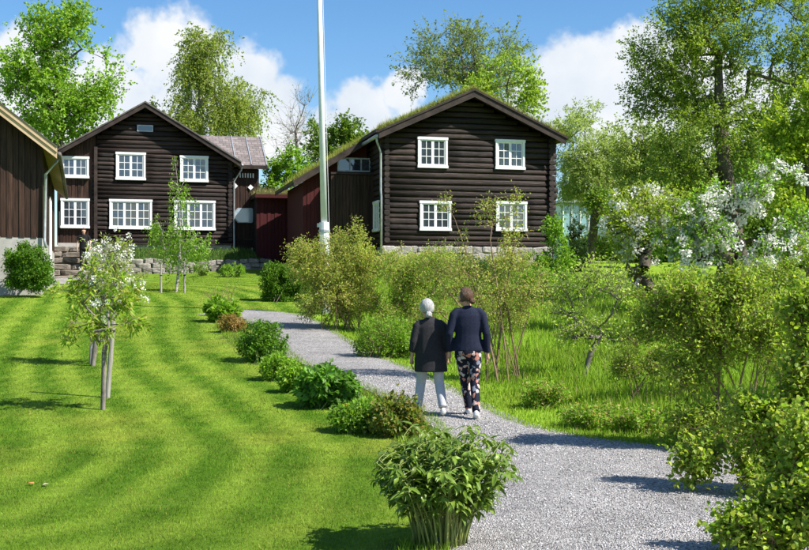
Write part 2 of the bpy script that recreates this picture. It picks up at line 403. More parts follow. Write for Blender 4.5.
def make_path():
    K = 9; V = []; n = len(PL)
    rng = np.random.RandomState(4)
    jl, jr = rng.normal(0, .03, n), rng.normal(0, .03, n)
    for i in range(n):
        for k in range(K):
            t = k / (K - 1); p = (PL[i] + [-.12 + jl[i], 0]) * (1 - t) + (PR[i] + [.12 + jr[i], 0]) * t
            V.append((p[0], p[1], float(zg(p[0], p[1])) + .018 + .02 * math.sin(math.pi * t)))
    i = np.arange(n * K).reshape(n, K)
    Fc = np.stack([i[:-1, :-1], i[:-1, 1:], i[1:, 1:], i[1:, :-1]], -1).reshape(-1, 4)
    tag(link('gravel_path', np_mesh('gravel_path', np.array(V), Fc, None, True), M_GRAVEL), kind='structure')
    # loose stones on the nearer stretch
    n = 15000; Y = 6.2 + rng.rand(n) ** 1.3 * 12; l, r = path_x(Y); X = l - .15 + (r - l + .3) * rng.rand(n)
    t = np.clip((X - l) / (r - l), 0, 1)
    Z = zg(X, Y) + .020 + .02 * np.sin(np.pi * t)
    s = rng.uniform(.005, .012, n) * (1 + .03 * (Y - 7))
    octa = np.array([(1, 0, 0), (0, 1, 0), (-1, 0, 0), (0, -1, 0), (0, 0, .7), (0, 0, -.7)])
    of = np.array([(0, 1, 4), (1, 2, 4), (2, 3, 4), (3, 0, 4), (1, 0, 5), (2, 1, 5), (3, 2, 5), (0, 3, 5)])
    an = rng.rand(n) * 6.28; ca, sa = np.cos(an), np.sin(an)
    o = octa[None] * (s[:, None, None] * rng.uniform(.6, 1.3, (n, 6, 1)))
    ox = o[..., 0] * ca[:, None] - o[..., 1] * sa[:, None]; oy = o[..., 0] * sa[:, None] + o[..., 1] * ca[:, None]
    V = np.stack([ox + X[:, None], oy + Y[:, None], o[..., 2] + Z[:, None]], -1).reshape(-1, 3)
    Fc = (of[None] + (np.arange(n) * 6)[:, None, None]).reshape(-1, 3)
    g = rng.uniform(.15, .60, n)[:, None] * np.array([1, .96, .94])
    o = link('loose_gravel', np_mesh('loose_gravel', V, Fc, np.repeat(g, 6, 0)), M_PEBBLE)
    tag(o, 'loose grey gravel stones lying on the garden path', 'gravel', kind='stuff')
make_path()

# ------------------------------------------------------------------ grass
def blades(name, X, Y, H, Wd, C, label, rng, lean=.45, Z=None, seg2=False, parent=None):
    n = len(X); Z = zg(X, Y) if Z is None else Z
    an = rng.rand(n) * 6.283; la = rng.rand(n) * 6.283; lm = lean * H * rng.rand(n)
    sx, sy = np.cos(an) * Wd / 2, np.sin(an) * Wd / 2
    lx, ly = np.cos(la) * lm, np.sin(la) * lm
    B = np.stack([X, Y, Z - .008], -1)
    s = np.stack([sx, sy, np.zeros(n)], -1)
    tip = B + np.stack([lx, ly, H], -1)
    if seg2:
        mid = B + np.stack([lx * .3, ly * .3, H * .6], -1)
        V = np.stack([B - s, B + s, mid + s * .8, mid - s * .8, tip], 1).reshape(-1, 3)
        k = (np.arange(n) * 5)[:, None, None]
        Fc = (np.array([(0, 1, 2), (0, 2, 3), (3, 2, 4)])[None] + k).reshape(-1, 3); m = 5
    else:
        V = np.stack([B - s, B + s, tip], 1).reshape(-1, 3); Fc = np.arange(3 * n).reshape(n, 3); m = 3
    o = link(name, np_mesh(name, V, Fc, np.repeat(C, m, 0)), M_GRASS, parent)
    if parent is None: tag(o, label, 'grass', kind='stuff')
    else: tag(o, kind='stuff')
    return o

def scatter(rng, zones, xmin, xmax):
    Xs, Ys = [], []
    for (y0, y1, dens) in zones:
        x0, x1 = xmin(y0, y1), xmax(y0, y1)
        n = int(dens * (y1 - y0) * (x1 - x0)); Xs.append(rng.uniform(x0, x1, n)); Ys.append(rng.uniform(y0, y1, n))
    return np.concatenate(Xs), np.concatenate(Ys)

def make_grass():
    rng = np.random.RandomState(11)
    zones = [(6.6, 9, 5200), (9, 12, 3800), (12, 16, 2300), (16, 21, 1300), (21, 28, 750), (28, 37, 380), (37, 46, 240)]
    X, Y = scatter(rng, zones, lambda a, b: -.38 * b - .3, lambda a, b: .6 if a < 28 else -.05 * a)
    ex = edge_x(Y); keep = (X < ex + .05) | (Y > 28.6)
    keep &= ~((X < -11.5) & (Y > 40)) & ~((Y > 42.5) & (X < -8.5))
    pd, ps = poly_dist(X, Y, PL[-40:]); keep &= ~((Y > 26) & (Y < 30.2) & (X > -5.2) & (pd < 1.2) & (X > edge_x(Y) + .3))
    X, Y = X[keep], Y[keep]; n = len(X)
    near = np.clip((Y - 6) / 30, 0, 1)
    H = rng.uniform(.014, .034, n) * (1 + .25 * near) * (.7 + .6 * vnoise(X, Y, 7.0, 55)); W = (.005 + .017 * near) * rng.uniform(.7, 1.3, n)
    C = lawn_col(X, Y) * rng.uniform(.72, 1.3, n)[:, None]
    dry = rng.rand(n) < .06; C[dry] = np.array([.36, .33, .07]) * rng.uniform(.7, 1.1, (dry.sum(), 1))
    blades('lawn_grass', X, Y, H, W, C, 'short mown green lawn grass in curved mowing bands', rng, 1.1)
    # longer verge and meadow on the right of the path
    zones = [(10, 14, 900), (14, 18, 800), (18, 24, 560), (24, 32, 330), (32, 42, 170)]
    X, Y = scatter(rng, zones, lambda a, b: -.16 * b, lambda a, b: .50 * b)
    pl, pr = path_x(Y); dist = X - pr; keep = (dist > -.05) & (Y < 42) & ~((Y > 27.5) & (X < -2.0))
    keep &= ~((Y > 41) & (X < 7))
    X, Y, dist = X[keep], Y[keep], dist[keep]; n = len(X)
    tall = np.clip((dist - .6) / 1.8, 0, 1) * np.clip((Y - 11.5) / 3, 0, 1)
    pat = vnoise(X, Y, 1.1, 44)
    H = (.06 + .22 * tall * (.4 + .9 * pat)) * rng.uniform(.6, 1.25, n); W = (.008 + .012 * np.clip((Y - 10) / 25, 0, 1)) * rng.uniform(.7, 1.3, n)
    C = meadow_col(X, Y) * rng.uniform(.7, 1.35, n)[:, None]
    dry = (rng.rand(n) < .04 + .10 * (pat > .75)); C[dry] = np.array([.34, .28, .13]) * rng.uniform(.6, 1.1, (dry.sum(), 1))
    blades('meadow_grass', X, Y, H, W, C, 'tall uneven meadow grass right of the gravel path', rng, .55, seg2=True)
    # rough grass and weeds in the planting strip
    n = 16000; Y = rng.uniform(6.8, 28.2, n); ex = edge_x(Y); pl, pr = path_x(Y); X = ex + (pl - ex) * rng.rand(n); n = len(X)
    blades('border_grass', X, Y, rng.uniform(.03, .13, n) * (.4 + vnoise(X, Y, 3, 61)), rng.uniform(.006, .018, n), meadow_col(X, Y) * .8 * rng.uniform(.6, 1.3, n)[:, None], 'rough grass between the border plants left of the path', rng, .9)
    # grass tufts creeping into the path edges
    n = 9000; i = rng.randint(0, len(PL), n); left = rng.rand(n) < .35
    base = np.where(left[:, None], PL[i], PR[i]); X = base[:, 0] + np.where(left, -1, 1) * np.abs(rng.normal(0, .12, n)) - np.where(left, -1, 1) * .06; Y = base[:, 1] + rng.uniform(-.2, .2, n)
    k = Y > 11.3; k |= left; X, Y = X[k], Y[k]; n = len(X)
    blades('verge_grass', X, Y, rng.uniform(.03, .12, n), rng.uniform(.006, .012, n), meadow_col(X, Y) * rng.uniform(.7, 1.3, n)[:, None],
           'ragged grass fringe along both edges of the gravel path', rng, .8)
make_grass()

# ------------------------------------------------------------------ plant generator
def ell(px, py, rx, ry, d, dd=0, ry_depth=None):
    """ellipsoid given in photo pixels at distance d"""
    c = P(px, py, d + dd); k = (d + dd) / F
    return (c, np.array([rx * k, (ry_depth if ry_depth else rx * .85) * k, ry * k]))

def sample_targets(ells, n, rng, shell=.42, gap=0.0, gscale=.5):
    vol = np.array([np.prod(r) for c, r in ells]) ** .8; vol /= vol.sum(); out = []
    off = rng.uniform(0, 50, 3)
    while len(out) < n:
        c, r = ells[rng.choice(len(ells), p=vol)]
        d = rng.normal(size=3); d /= np.linalg.norm(d)
        p = c + d * r * rng.rand() ** shell
        if gap and mnoise.noise(Vector(p * gscale + off)) < gap - .5: continue
        out.append(p)
    return np.array(out)

def grow(stems, targets, rng, step, wob=.18, up=.12):
    cap = 60000; A = np.zeros((cap, 3)); par = -np.ones(cap, int); n = 0
    for st in stems:
        pr = -1
        for p in st:
            A[n] = p; par[n] = pr; pr = n; n += 1
    n0 = n
    d0 = np.array([np.min(np.linalg.norm(A[:n0] - t, axis=1)) for t in targets])
    tipn = []
    for t in targets[np.argsort(d0)]:
        dv = A[:n] - t; d = np.sqrt((dv * dv).sum(1)); cost = d + .9 * np.maximum(0, dv[:, 2]) + .002
        j = int(np.argmin(cost)); L = d[j]; k = max(1, int(L / step)); p = A[j].copy()
        ctl = (p + t) / 2 + rng.normal(0, wob * L, 3) + np.array([0, 0, up * L]); pr = j
        for q in range(1, k + 1):
            s = q / k; x = (1 - s) ** 2 * p + 2 * s * (1 - s) * ctl + s * s * t
            if q < k: x = x + rng.normal(0, .03 * L / k + .004, 3)
            A[n] = x; par[n] = pr; pr = n; n += 1
        tipn.append(n - 1)
    A, par = A[:n], par[:n]; w = np.zeros(n); w[tipn] = 1
    for i in range(n - 1, -1, -1):
        if w[i] == 0: w[i] = .5
        if par[i] >= 0: w[par[i]] += w[i]
    return A, par, w

def seg_mesh(name, p0, p1, r0, r1, k=5):
    n = len(p0); t = nrm(p1 - p0); ref = np.where(np.abs(t[:, 2:3]) < .9, np.array([[0, 0, 1.]]), np.array([[1., 0, 0]]))
    a = nrm(np.cross(t, ref)); b = np.cross(t, a); an = np.arange(k) / k * 2 * np.pi
    ring = a[:, None] * np.cos(an)[None, :, None] + b[:, None] * np.sin(an)[None, :, None]
    V = np.concatenate([p0[:, None] + ring * r0[:, None, None], p1[:, None] + ring * r1[:, None, None]], 1).reshape(-1, 3)
    j = np.arange(k); q = np.stack([j, (j + 1) % k, (j + 1) % k + k, j + k], -1)
    Fc = (q[None] + (np.arange(n) * 2 * k)[:, None, None]).reshape(-1, 4)
    return np_mesh(name, V, Fc, None, True)

def leaf_arrays(Pb, D, rng, L, W, fold=.12, droop=.15, up=.6, rnd6=False):
    n = len(Pb); Nn = nrm(rng.normal(size=(n, 3)) + np.array([0, 0, up * 2]))
    s = nrm(np.cross(D, Nn)); m = np.cross(s, D)
    mid = Pb + D * (L * .48)[:, None]; tip = Pb + D * L[:, None] - m * (droop * L)[:, None]
    l = mid + s * (W / 2)[:, None] + m * (fold * W)[:, None]; r = mid - s * (W / 2)[:, None] + m * (fold * W)[:, None]
    if rnd6:
        q0, q1 = Pb + D * (L * .28)[:, None], Pb + D * (L * .72)[:, None] - m * (droop * .4 * L)[:, None]; h = (W * .47)[:, None]; fo = m * (fold * W)[:, None]
        V = np.stack([Pb, q0 - s * h + fo, q1 - s * h * .8 + fo, tip, q1 + s * h * .8 + fo, q0 + s * h + fo], 1).reshape(-1, 3)
        Fc = (np.array([(0, 1, 2), (0, 2, 3), (0, 3, 4), (0, 4, 5)])[None] + (np.arange(n) * 6)[:, None, None]).reshape(-1, 3)
        return V, Fc
    V = np.stack([Pb, r, tip, l], 1).reshape(-1, 3)
    Fc = (np.array([(0, 1, 2), (0, 2, 3)])[None] + (np.arange(n) * 4)[:, None, None]).reshape(-1, 3)
    return V, Fc

GAIN = np.array([1.72, 1.72, 1.25])
def leaf_cols(n, cols, rng, groups=None, var=.22, gain=GAIN):
    cols = np.array(cols, float); base = cols[rng.randint(0, len(cols), n)]
    if groups is not None:
        t = rng.uniform(.82, 1.18, groups.max() + 1)[groups]; base = base * t[:, None]
    return base * gain * rng.uniform(1 - var, 1 + var, n)[:, None]

def foliage(targets, rng, twigs, per, tlen, L, asp, cols, center, out=.7, upb=.3, drop=0.0, jit=.03, want_twigs=False, leafup=.6, rnd6=False):
    nt = len(targets); T = np.repeat(targets, twigs, 0); g = np.repeat(np.arange(nt), twigs)
    o = nrm(T - center)
    d = nrm(o * out + rng.normal(0, .75, (len(T), 3)) + np.array([0, 0, upb - drop]))
    ln = tlen * rng.uniform(.5, 1.2, len(T))
    s = rng.rand(len(T), per) ** .8
    base = T[:, None] + d[:, None] * (ln[:, None] * s)[..., None]
    if drop: base[..., 2] -= drop * (ln[:, None] * s ** 1.6) * .8
    base = base + rng.normal(0, jit, base.shape)
    D = nrm(np.repeat(d[:, None], per, 1) * .6 + rng.normal(0, .7, base.shape) + np.array([0, 0, -.12 - drop * .5]))
    base = base.reshape(-1, 3); D = D.reshape(-1, 3); n = len(base)
    Ls = L * rng.uniform(.65, 1.3, n)
    V, Fc = leaf_arrays(base, D, rng, Ls, Ls * asp * rng.uniform(.8, 1.15, n), up=leafup, rnd6=rnd6)
    C = leaf_cols(n, cols, rng, np.repeat(g, per))
    tw = None
    if want_twigs: tw = (T, T + d * ln[:, None] + np.array([0, 0, -1.]) * (drop * ln * .5)[:, None])
    return V, Fc, np.repeat(C, 6 if rnd6 else 4, 0), tw

def puffs(pts, rng, per, rad, size, cols):
    n = len(pts) * per; c = np.repeat(pts, per, 0); o = rng.normal(size=(n, 3)); o = nrm(o) * (rad * rng.rand(n, 1) ** .5)
    V, Fc = leaf_arrays(c + o, nrm(o + rng.normal(0, .02, (n, 3))), rng, size * rng.uniform(.7, 1.3, n), size * rng.uniform(.7, 1.2, n), up=.4, rnd6=False)
    return V, Fc, np.repeat(leaf_cols(n, cols, rng, None, .1, 1.0), 4, 0)

def plant(name, label, cat, base, ells, n_t, leaf, cols, seed, group=None, trunk_r=.15, stems=1, spread=.0, stem_h=None, trunk_mat=None, twigs=6, per=8, tlen=.5,
          asp=.55, gap=0.0, gscale=.5, shell=.42, drop=0.0, step=.5, twig_mesh=False, out=.7, upb=.3, blossom=None, tip_r=.006, part='trunk', leafpart='crown', mat=None, lean=(0, 0), bare=False, k=5, wob=.18, leafup=.6, jit=.03, rnd6=False):
    rng = np.random.RandomState(seed); base = np.array(base, float)
    root = empty(name, base); tag(root, label, cat, group)
    T = sample_targets(ells, n_t, rng, shell, gap, gscale); cen = np.mean([c for c, r in ells], 0)
    top = max(c[2] + r[2] for c, r in ells)
    sts = []
    for i in range(stems):
        if stems == 1:
            hgt = stem_h if stem_h else (cen[2] - base[2]) * 1.05
            tp = base + np.array([(cen[0] - base[0]) * .8 + lean[0], (cen[1] - base[1]) * .8 + lean[1], hgt]); b = base.copy()
        else:
            e = ells[rng.randint(len(ells))]; tp = e[0] + rng.normal(0, .38, 3) * e[1]
            a = rng.rand() * 6.28; b = base + np.array([math.cos(a), math.sin(a), 0]) * spread * math.sqrt(rng.rand()); b[2] = float(zg(b[0], b[1])) if abs(base[2] - float(zg(base[0], base[1]))) < .05 else base[2]
            tp = b + (tp - b) * rng.uniform(.6, .95)
        m = max(4, int(np.linalg.norm(tp - b) / step) + 1); ctl = (b + tp) / 2 + rng.normal(0, .05, 3) * np.linalg.norm(tp - b)
        if stems > 1: ctl[:2] = b[:2] * .65 + tp[:2] * .35
        st = [b - np.array([0, 0, .06])]
        for q in range(m + 1):
            s = q / m; st.append((1 - s) ** 2 * b + 2 * s * (1 - s) * ctl + s * s * tp)
        sts.append(np.array(st))
    A, par, w = grow(sts, T, rng, step, wob)
    tot = w[[0] if stems == 1 else [i for i in range(len(par)) if par[i] < 0]].max()
    R = np.maximum(tip_r, trunk_r * (w / tot) ** .66)
    i = np.where(par >= 0)[0]; p0, p1 = A[par[i]], A[i]; r1 = R[i]; r0 = np.minimum(R[par[i]], r1 * 1.35)
    heavy = {}
    for q in i:
        if par[q] not in heavy or w[q] > w[heavy[par[q]]]: heavy[par[q]] = q
    lead = np.array([heavy[par[q]] == q for q in i]); r0 = np.where(lead, R[par[i]], r0)
    V, Fc, C, tw = foliage(T, rng, twigs, per, tlen, leaf, asp, cols, cen, out, upb, drop, jit, twig_mesh, leafup, rnd6)
    if tw is not None:
        p0 = np.concatenate([p0, tw[0]]); p1 = np.concatenate([p1, tw[1]]); r0 = np.concatenate([r0, np.full(len(tw[0]), tip_r * .55)]); r1 = np.concatenate([r1, np.full(len(tw[0]), tip_r * .2)])
    o = link(part, seg_mesh(part, p0 - base, p1 - base, r0, r1, k), trunk_mat or M_BARK, root)
    if not bare:
        c = link(leafpart, np_mesh(leafpart, V - base, Fc, C), mat or M_LEAF, root); tag(c, kind='stuff')
    if blossom:
        nb, per_b, rad, size, bc, sel = blossom
        pts = T[rng.randint(0, len(T), nb)] + rng.normal(0, sel, (nb, 3))
        V, Fc, C = puffs(pts, rng, per_b, rad, size, bc)
        c = link('blossom', np_mesh('blossom', V - base, Fc, C), M_PETAL, root); tag(c, kind='stuff')
    return root

# ------------------------------------------------------------------ buildings
class Bld:
    """a building with its own frame: u along the front, v to the back, z absolute height"""
    def __init__(s, name, label, cat, px, d, deg, z0, dv=0):
        s.a = math.radians(deg); s.ax, s.ay = math.cos(s.a), math.sin(s.a); s.bx, s.by = -s.ay, s.ax
        s.x, s.y, s.z0 = (px - CX) / F * d, d, z0
        s.root = empty(name, (s.x, s.y, z0), s.a)
        if label: tag(s.root, label, cat)
    def u(s, px, v=0.0):
        k = (px - CX) / F
        return (k * (s.y + v * s.by) - s.x - v * s.bx) / (s.ax - k * s.ay)
    def z(s, py, u, v=0.0):
        return EYE + (HY - py) / F * (s.y + u * s.ay + v * s.by)
    def rect(s, r, v=0.0):
        u0, u1 = s.u(r[0], v), s.u(r[1], v); um = (u0 + u1) / 2
        return u0, u1, s.z(r[3], um, v), s.z(r[2], um, v)
    def box(s, mb, u0, u1, v0, v1, z0, z1): return mb.box(u0, u1, v0, v1, z0 - s.z0, z1 - s.z0)
    def part(s, name, mat, u0, u1, v0, v1, z0, z1, parent=None, bevel=0):
        return s.box(MB(), u0, u1, v0, v1, z0, z1).build(name, mat, parent or s.root, bevel=bevel)
    def world(s, u, v, z): return np.array([s.x + u * s.ax + v * s.bx, s.y + u * s.ay + v * s.by, z])

rnd = random.Random(7)
def log(b, p0, p1, rv, rw, axis):
    """one squared-round log from p0 to p1 (u,v,z); rv half depth, rw half height"""
    mb = MB(); K = 10; n = 4; o = len(mb.v)
    for i in range(n):
        t = i / (n - 1); c = [p0[j] * (1 - t) + p1[j] * t for j in range(3)]; c[2] += rnd.uniform(-.008, .008) - b.z0
        jr = rnd.uniform(.93, 1.05)
        for k in range(K):
            an = 2 * math.pi * (k + .5) / K; x, y = rv * jr * math.copysign(abs(math.cos(an)) ** .55, math.cos(an)), rw * jr * math.copysign(abs(math.sin(an)) ** .8, math.sin(an))
            mb.v.append((c[0], c[1] + x, c[2] + y) if axis == 'u' else (c[0] + x, c[1], c[2] + y))
    for i in range(n - 1):
        for k in range(K): mb.f.append([i * K + k, i * K + (k + 1) % K, (i + 1) * K + (k + 1) % K, (i + 1) * K + k])
    mb.f.append(list(range(K))); mb.f.append(list(range((n - 1) * K, n * K))[::-1])
    o = mb.build('log', M_LOG, b.root, smooth=True)
    o.data.polygons[-1].use_smooth = False; o.data.polygons[-2].use_smooth = False
    return o

PANE = {}
def pane_mesh():
    if 'm' not in PANE:
        me = bpy.data.meshes.new('pane'); mb = MB().box(-.5, .5, -.004, .004, -.5, .5); me.from_pydata(mb.v, [], mb.f); me.materials.append(M_GLASS); PANE['m'] = me
    return PANE['m']

def window(b, rect, casements, cols, rows, v=0.0, depth=.17, axis='u', cas=.085, sill=True):
    """white casement window; rect = u0,u1,z0,z1 outer edges of the casing"""
    u0, u1, z0, z1 = rect
    def bx(mb, a0, a1, d0, d1, w0, w1):
        if axis == 'u': b.box(mb, a0, a1, v + d0, v + d1, w0, w1)
        else: b.box(mb, v + d0, v + d1, a0, a1, w0, w1)
    f = MB(); D0 = -depth
    bx(f, u0, u0 + cas, D0, 0, z0 + cas, z1 - cas); bx(f, u1 - cas, u1, D0, 0, z0 + cas, z1 - cas)
    bx(f, u0 - .02, u1 + .02, D0 - .012, 0, z1 - cas, z1 + .015); bx(f, u0 - .02, u1 + .02, D0 - .03 * sill, 0, z0 - .015, z0 + cas)
    fo = f.build('window', M_WHITE, b.root)
    iu0, iu1, iz0, iz1 = u0 + cas, u1 - cas, z0 + cas, z1 - cas
    sash = MB(); cw = (iu1 - iu0) / casements; st, bar = .05, .026
    for c in range(casements):
        a0, a1 = iu0 + c * cw + .002, iu0 + (c + 1) * cw - .002
        bx(sash, a0, a0 + st, D0 + .03, D0 + .075, iz0, iz1); bx(sash, a1 - st, a1, D0 + .03, D0 + .075, iz0, iz1)
        bx(sash, a0 + st, a1 - st, D0 + .031, D0 + .074, iz0, iz0 + st); bx(sash, a0 + st, a1 - st, D0 + .031, D0 + .074, iz1 - st, iz1)
        ga0, ga1, gz0, gz1 = a0 + st, a1 - st, iz0 + st, iz1 - st
        for i in range(1, cols):
            x = ga0 + (ga1 - ga0) * i / cols; bx(sash, x - bar / 2, x + bar / 2, D0 + .036, D0 + .068, gz0, gz1)
        for j in range(1, rows):
            z = gz0 + (gz1 - gz0) * j / rows; bx(sash, ga0, ga1, D0 + .038, D0 + .066, z - bar / 2, z + bar / 2)
        for i in range(cols):
            for j in range(rows):
                pw, ph = (ga1 - ga0) / cols, (gz1 - gz0) / rows
                o = bpy.data.objects.new('pane', pane_mesh()); COL.objects.link(o); o.parent = fo
                cu, cz = ga0 + pw * (i + .5), gz0 + ph * (j + .5) - b.z0
                o.scale = (pw, 1, ph)
                if axis == 'u': o.location = (cu, v + D0 + .055, cz); o.rotation_euler = (rnd.uniform(-.02, .02), 0, rnd.uniform(-.02, .02))
                else: o.location = (v + D0 + .055, cu, cz); o.rotation_euler = (0, 0, math.pi / 2)
    sash.build('sash', M_WHITE, fo)
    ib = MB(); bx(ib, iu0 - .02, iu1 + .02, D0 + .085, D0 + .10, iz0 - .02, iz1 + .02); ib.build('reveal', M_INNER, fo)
    return fo

def log_front(b, W, zb, course, rv, zeave, slope, zapex, openings, ustart=0.0, uend=None, ends=.2, v=0.0):
    """front wall of stacked logs cut round the openings"""
    uend = W if uend is None else uend; c0_ = course; zlow = zb; i = 0
    while True:
        course = c0_ * rnd.uniform(.84, 1.17); z = zlow + course / 2; zlow += course
        a0, a1 = ustart - ends, uend + ends
        if z + course * .3 > zeave:
            h = (zapex - z - course * .3) / slope
            if h < .25: break
            a0, a1 = max(ustart, W / 2 - h), min(uend, W / 2 + h)
        cuts = sorted((o[0] + .04, o[1] - .04) for o in openings if o[2] - .05 < z < o[3] + .05)
        cur = a0; segs = []
        for c0, c1 in cuts:
            if c0 > cur: segs.append((cur, min(c0, a1)))
            cur = max(cur, c1)
        if cur < a1: segs.append((cur, a1))
        vv = v + rnd.uniform(-.022, .022); tl = rnd.uniform(-.012, .012)
        for s0, s1 in segs:
            if s1 - s0 > .08:
                j = rnd.uniform(-.05, .05) if z + course * .3 <= zeave else 0
                log(b, (s0 - (abs(j) if s0 == a0 else 0), vv, z - tl), (s1 + (abs(j) if s1 == a1 else 0), vv, z + tl), rv, course * .505, 'u')
        i += 1

def prism_part(b, name, mat, poly, v0, v1, parent=None):
    return MB().prism([(u, z - b.z0) for u, z in poly], v0, v1).build(name, mat, parent or b.root)

def planks(b, u0, u1, v, z0, topf, w, mat, axis='u', thick=.03, parent=None, batten=True, sgn=-1):
    """vertical boards, each its own piece; topf(u) gives the height of the top edge"""
    n = max(1, int(round((u1 - u0) / w))); w = (u1 - u0) / n
    for i in range(n):
        a0, a1 = u0 + i * w + .004, u0 + (i + 1) * w - .004
        off = v + sgn * ((.018 if i % 2 and batten else 0) + rnd.uniform(0, .004)); zb = z0 + rnd.uniform(-.015, .01)
        mb = MB(); y0, y1 = sorted((off, off + sgn * thick)); za, zc = topf(a0) - b.z0, topf(a1) - b.z0; zb -= b.z0
        if axis == 'u': pts = [(a0, y0, zb), (a1, y0, zb), (a1, y1, zb), (a0, y1, zb), (a0, y0, za), (a1, y0, zc), (a1, y1, zc), (a0, y1, za)]
        else: pts = [(y0, a0, zb), (y0, a1, zb), (y1, a1, zb), (y1, a0, zb), (y0, a0, za), (y0, a1, zc), (y1, a1, zc), (y1, a0, za)]
        mb.poly(pts, [(0, 3, 2, 1), (4, 5, 6, 7), (0, 1, 5, 4), (1, 2, 6, 5), (2, 3, 7, 6), (3, 0, 4, 7)])
        mb.build('plank', mat, parent or b.root)

def roof_grass(b, name, pts_uvz, rng, h=(.06, .2), cols=((.28, .31, .05), (.19, .29, .04), (.38, .35, .09), (.34, .32, .07)), w=.014):
    X, Y, Z = pts_uvz; n = len(X)
    C = np.array(cols)[rng.randint(0, len(cols), n)] * rng.uniform(.7, 1.25, (n, 1))
    clump = vnoise(X * 3, Y * 2, 1.3, 77)
    return blades(name, X, Y, rng.uniform(h[0], h[1], n) * (.5 + clump), rng.uniform(w * .7, w * 1.4, n), C, '', rng, .8, Z - b.z0, parent=b.root)

# ---- right log house with turf roof
def right_house():
    b = Bld('turf_roof_log_house', 'dark log house with turf roof, four white front windows and stone foundation', 'house', 386, 42.5, 14, 2.2)
    W = b.u(550); D = 8.5; zb = 3.36; zap = 9.12; sl = .455; zeave = zap - sl * W / 2; ov = .42
    rects = [b.rect(r) for r in ((417, 446.5, 138, 168), (494.5, 523.5, 140.5, 169.5), (419, 450, 201.5, 230.5), (495, 525.5, 202, 231))]
    side = (b_side_v0, b_side_v1, b_z0, b_z1) = (.55, 1.55, 3.95, 5.1)
    prism_part(b, 'inner_wall', M_INNER, [(.1, zb), (W - .1, zb), (W - .1, zeave - .12), (W / 2, zap - .16), (.1, zeave - .12)], .03, D)
    log_front(b, W, zb, .207, .11, zeave, sl, zap, rects)
    for i, r in enumerate(rects): window(b, r, 2, 2, 3)
    # side walls of logs, half a course higher
    z = zb + .207
    while z < zeave - .05:
        for uu in (0.0, W):
            segs = [(-.2, D + .2)]
            if uu == 0 and b_z0 - .05 < z < b_z1 + .05: segs = [(-.2, b_side_v0 + .04), (b_side_v1 - .04, D + .2)]
            for s0, s1 in segs: log(b, (uu, s0, z), (uu, s1, z), .105, .10, 'v')
        z += .207
    window(b, (b_side_v0, b_side_v1, b_z0, b_z1), 2, 2, 3, v=0.0, axis='v')
    # foundation: coursed stones in front of a core
    b.part('foundation', M_PLASTER, .05, W - .05, .0, D, 1.6, zb - .01)
    stones_row(b, .0, W, -.12, 2.1, zb - .03, .26, M_STONE_PALE)
    # roof: boards, turf, bargeboards
    e0, e1 = -ov, W + ov; ze = zap - sl * (W / 2 + ov); t = .10; f0 = -.62
    for (ua, ub) in ((e0, W / 2), (e1, W / 2)):
        lo, hi = (ua, ze + .03), (ub, zap + .03)
        prism_part(b, 'roof', M_TRIM, [lo, hi, (hi[0], hi[1] + t), (lo[0], lo[1] + t)], f0, D + .5)
        prism_part(b, 'sod', M_SOD, [(lo[0], lo[1] + t), (hi[0], hi[1] + t), (hi[0], hi[1] + t + .13), (lo[0], lo[1] + t + .10)], f0 + .05, D + .45)
        s = .05 if ua < ub else -.05
        prism_part(b, 'bargeboard', M_TRIM, [(ua, ze - .12), (ub, zap - .12), (ub, zap + .13), (ua, ze + .13)], f0 - .045, f0 - .003)
        prism_part(b, 'bargeboard_cap', M_TRIM, [(ua - s, ze + .10), (ub, zap + .122), (ub, zap + .20), (ua - s, ze + .18)], f0 - .085, f0 - .047)
        prism_part(b, 'turf_log', M_TRIM, [(ua - s * 2, ze + .12), (ua + s * 2, ze + .14), (ua + s * 2, ze + .27), (ua - s * 2, ze + .25)], f0 + .06, D + .4)
    rng = np.random.RandomState(5)
    n = 9000; v = f0 + .02 + rng.rand(n) ** 1.6 * 2.6; u = rng.uniform(e0, e1, n); zz = zap + .26 - sl * np.abs(u - W / 2)
    roof_grass(b, 'roof_grass', (u, v, zz), rng, (.06, .26))
    # gutter and downpipe at the left corner
    MB().tube([(e0 - .06, f0, ze - .02 - b.z0), (e0 - .06, 2.2, ze - .02 - b.z0)], .07, 8).build('gutter', M_ZINC, b.root, smooth=True)
    MB().tube([(e0 - .06, f0 + .12, ze - .05 - b.z0), (e0 - .04, f0 + .14, ze - .22 - b.z0), (-.24, -.15, ze - .55 - b.z0), (-.24, -.16, 5.4 - b.z0), (-.22, -.16, 5.2 - b.z0), (-.22, -.16, 2.6 - b.z0)], .042, 8).build('downpipe', M_ZINC, b.root, smooth=True)
    # annexe with red boards, balcony and strip window, at the back left
    va = 2.5; ul = b.u(303, va); ua0 = b.u(293, va - .4); za0 = b.z(186, ua0, va); zt = ze + .02
    sa = (zt - za0) / (e0 - ua0)
    top = lambda u: za0 + (u - ua0) * sa - .04
    prism_part(b, 'annexe_wall', M_REDBOARD, [(ul + .02, 1.9), (-.25, 1.9), (-.25, top(-.25) - .05), (ul + .02, top(ul) - .05)], va + .05, va + 4.5)
    planks(b, ul, -.2, va + .04, 1.9, top, .15, M_REDBOARD)
    prism_part(b, 'annexe_roof', M_TRIM, [(ua0, za0), (e0 + .1, zt + .1 * sa), (e0 + .1, zt + .1 + .1 * sa), (ua0, za0 + .1)], va - .55, va + 5)
    prism_part(b, 'annexe_bargeboard', M_TRIM, [(ua0, za0 - .1), (e0 + .05, zt - .06), (e0 + .05, zt + .2), (ua0, za0 + .16)], va - .60, va - .555)
    prism_part(b, 'annexe_sod', M_SOD, [(ua0, za0 + .1), (e0 + .1, zt + .1 + .1 * sa), (e0 + .1, zt + .26), (ua0, za0 + .2)], va - .5, va + 5)
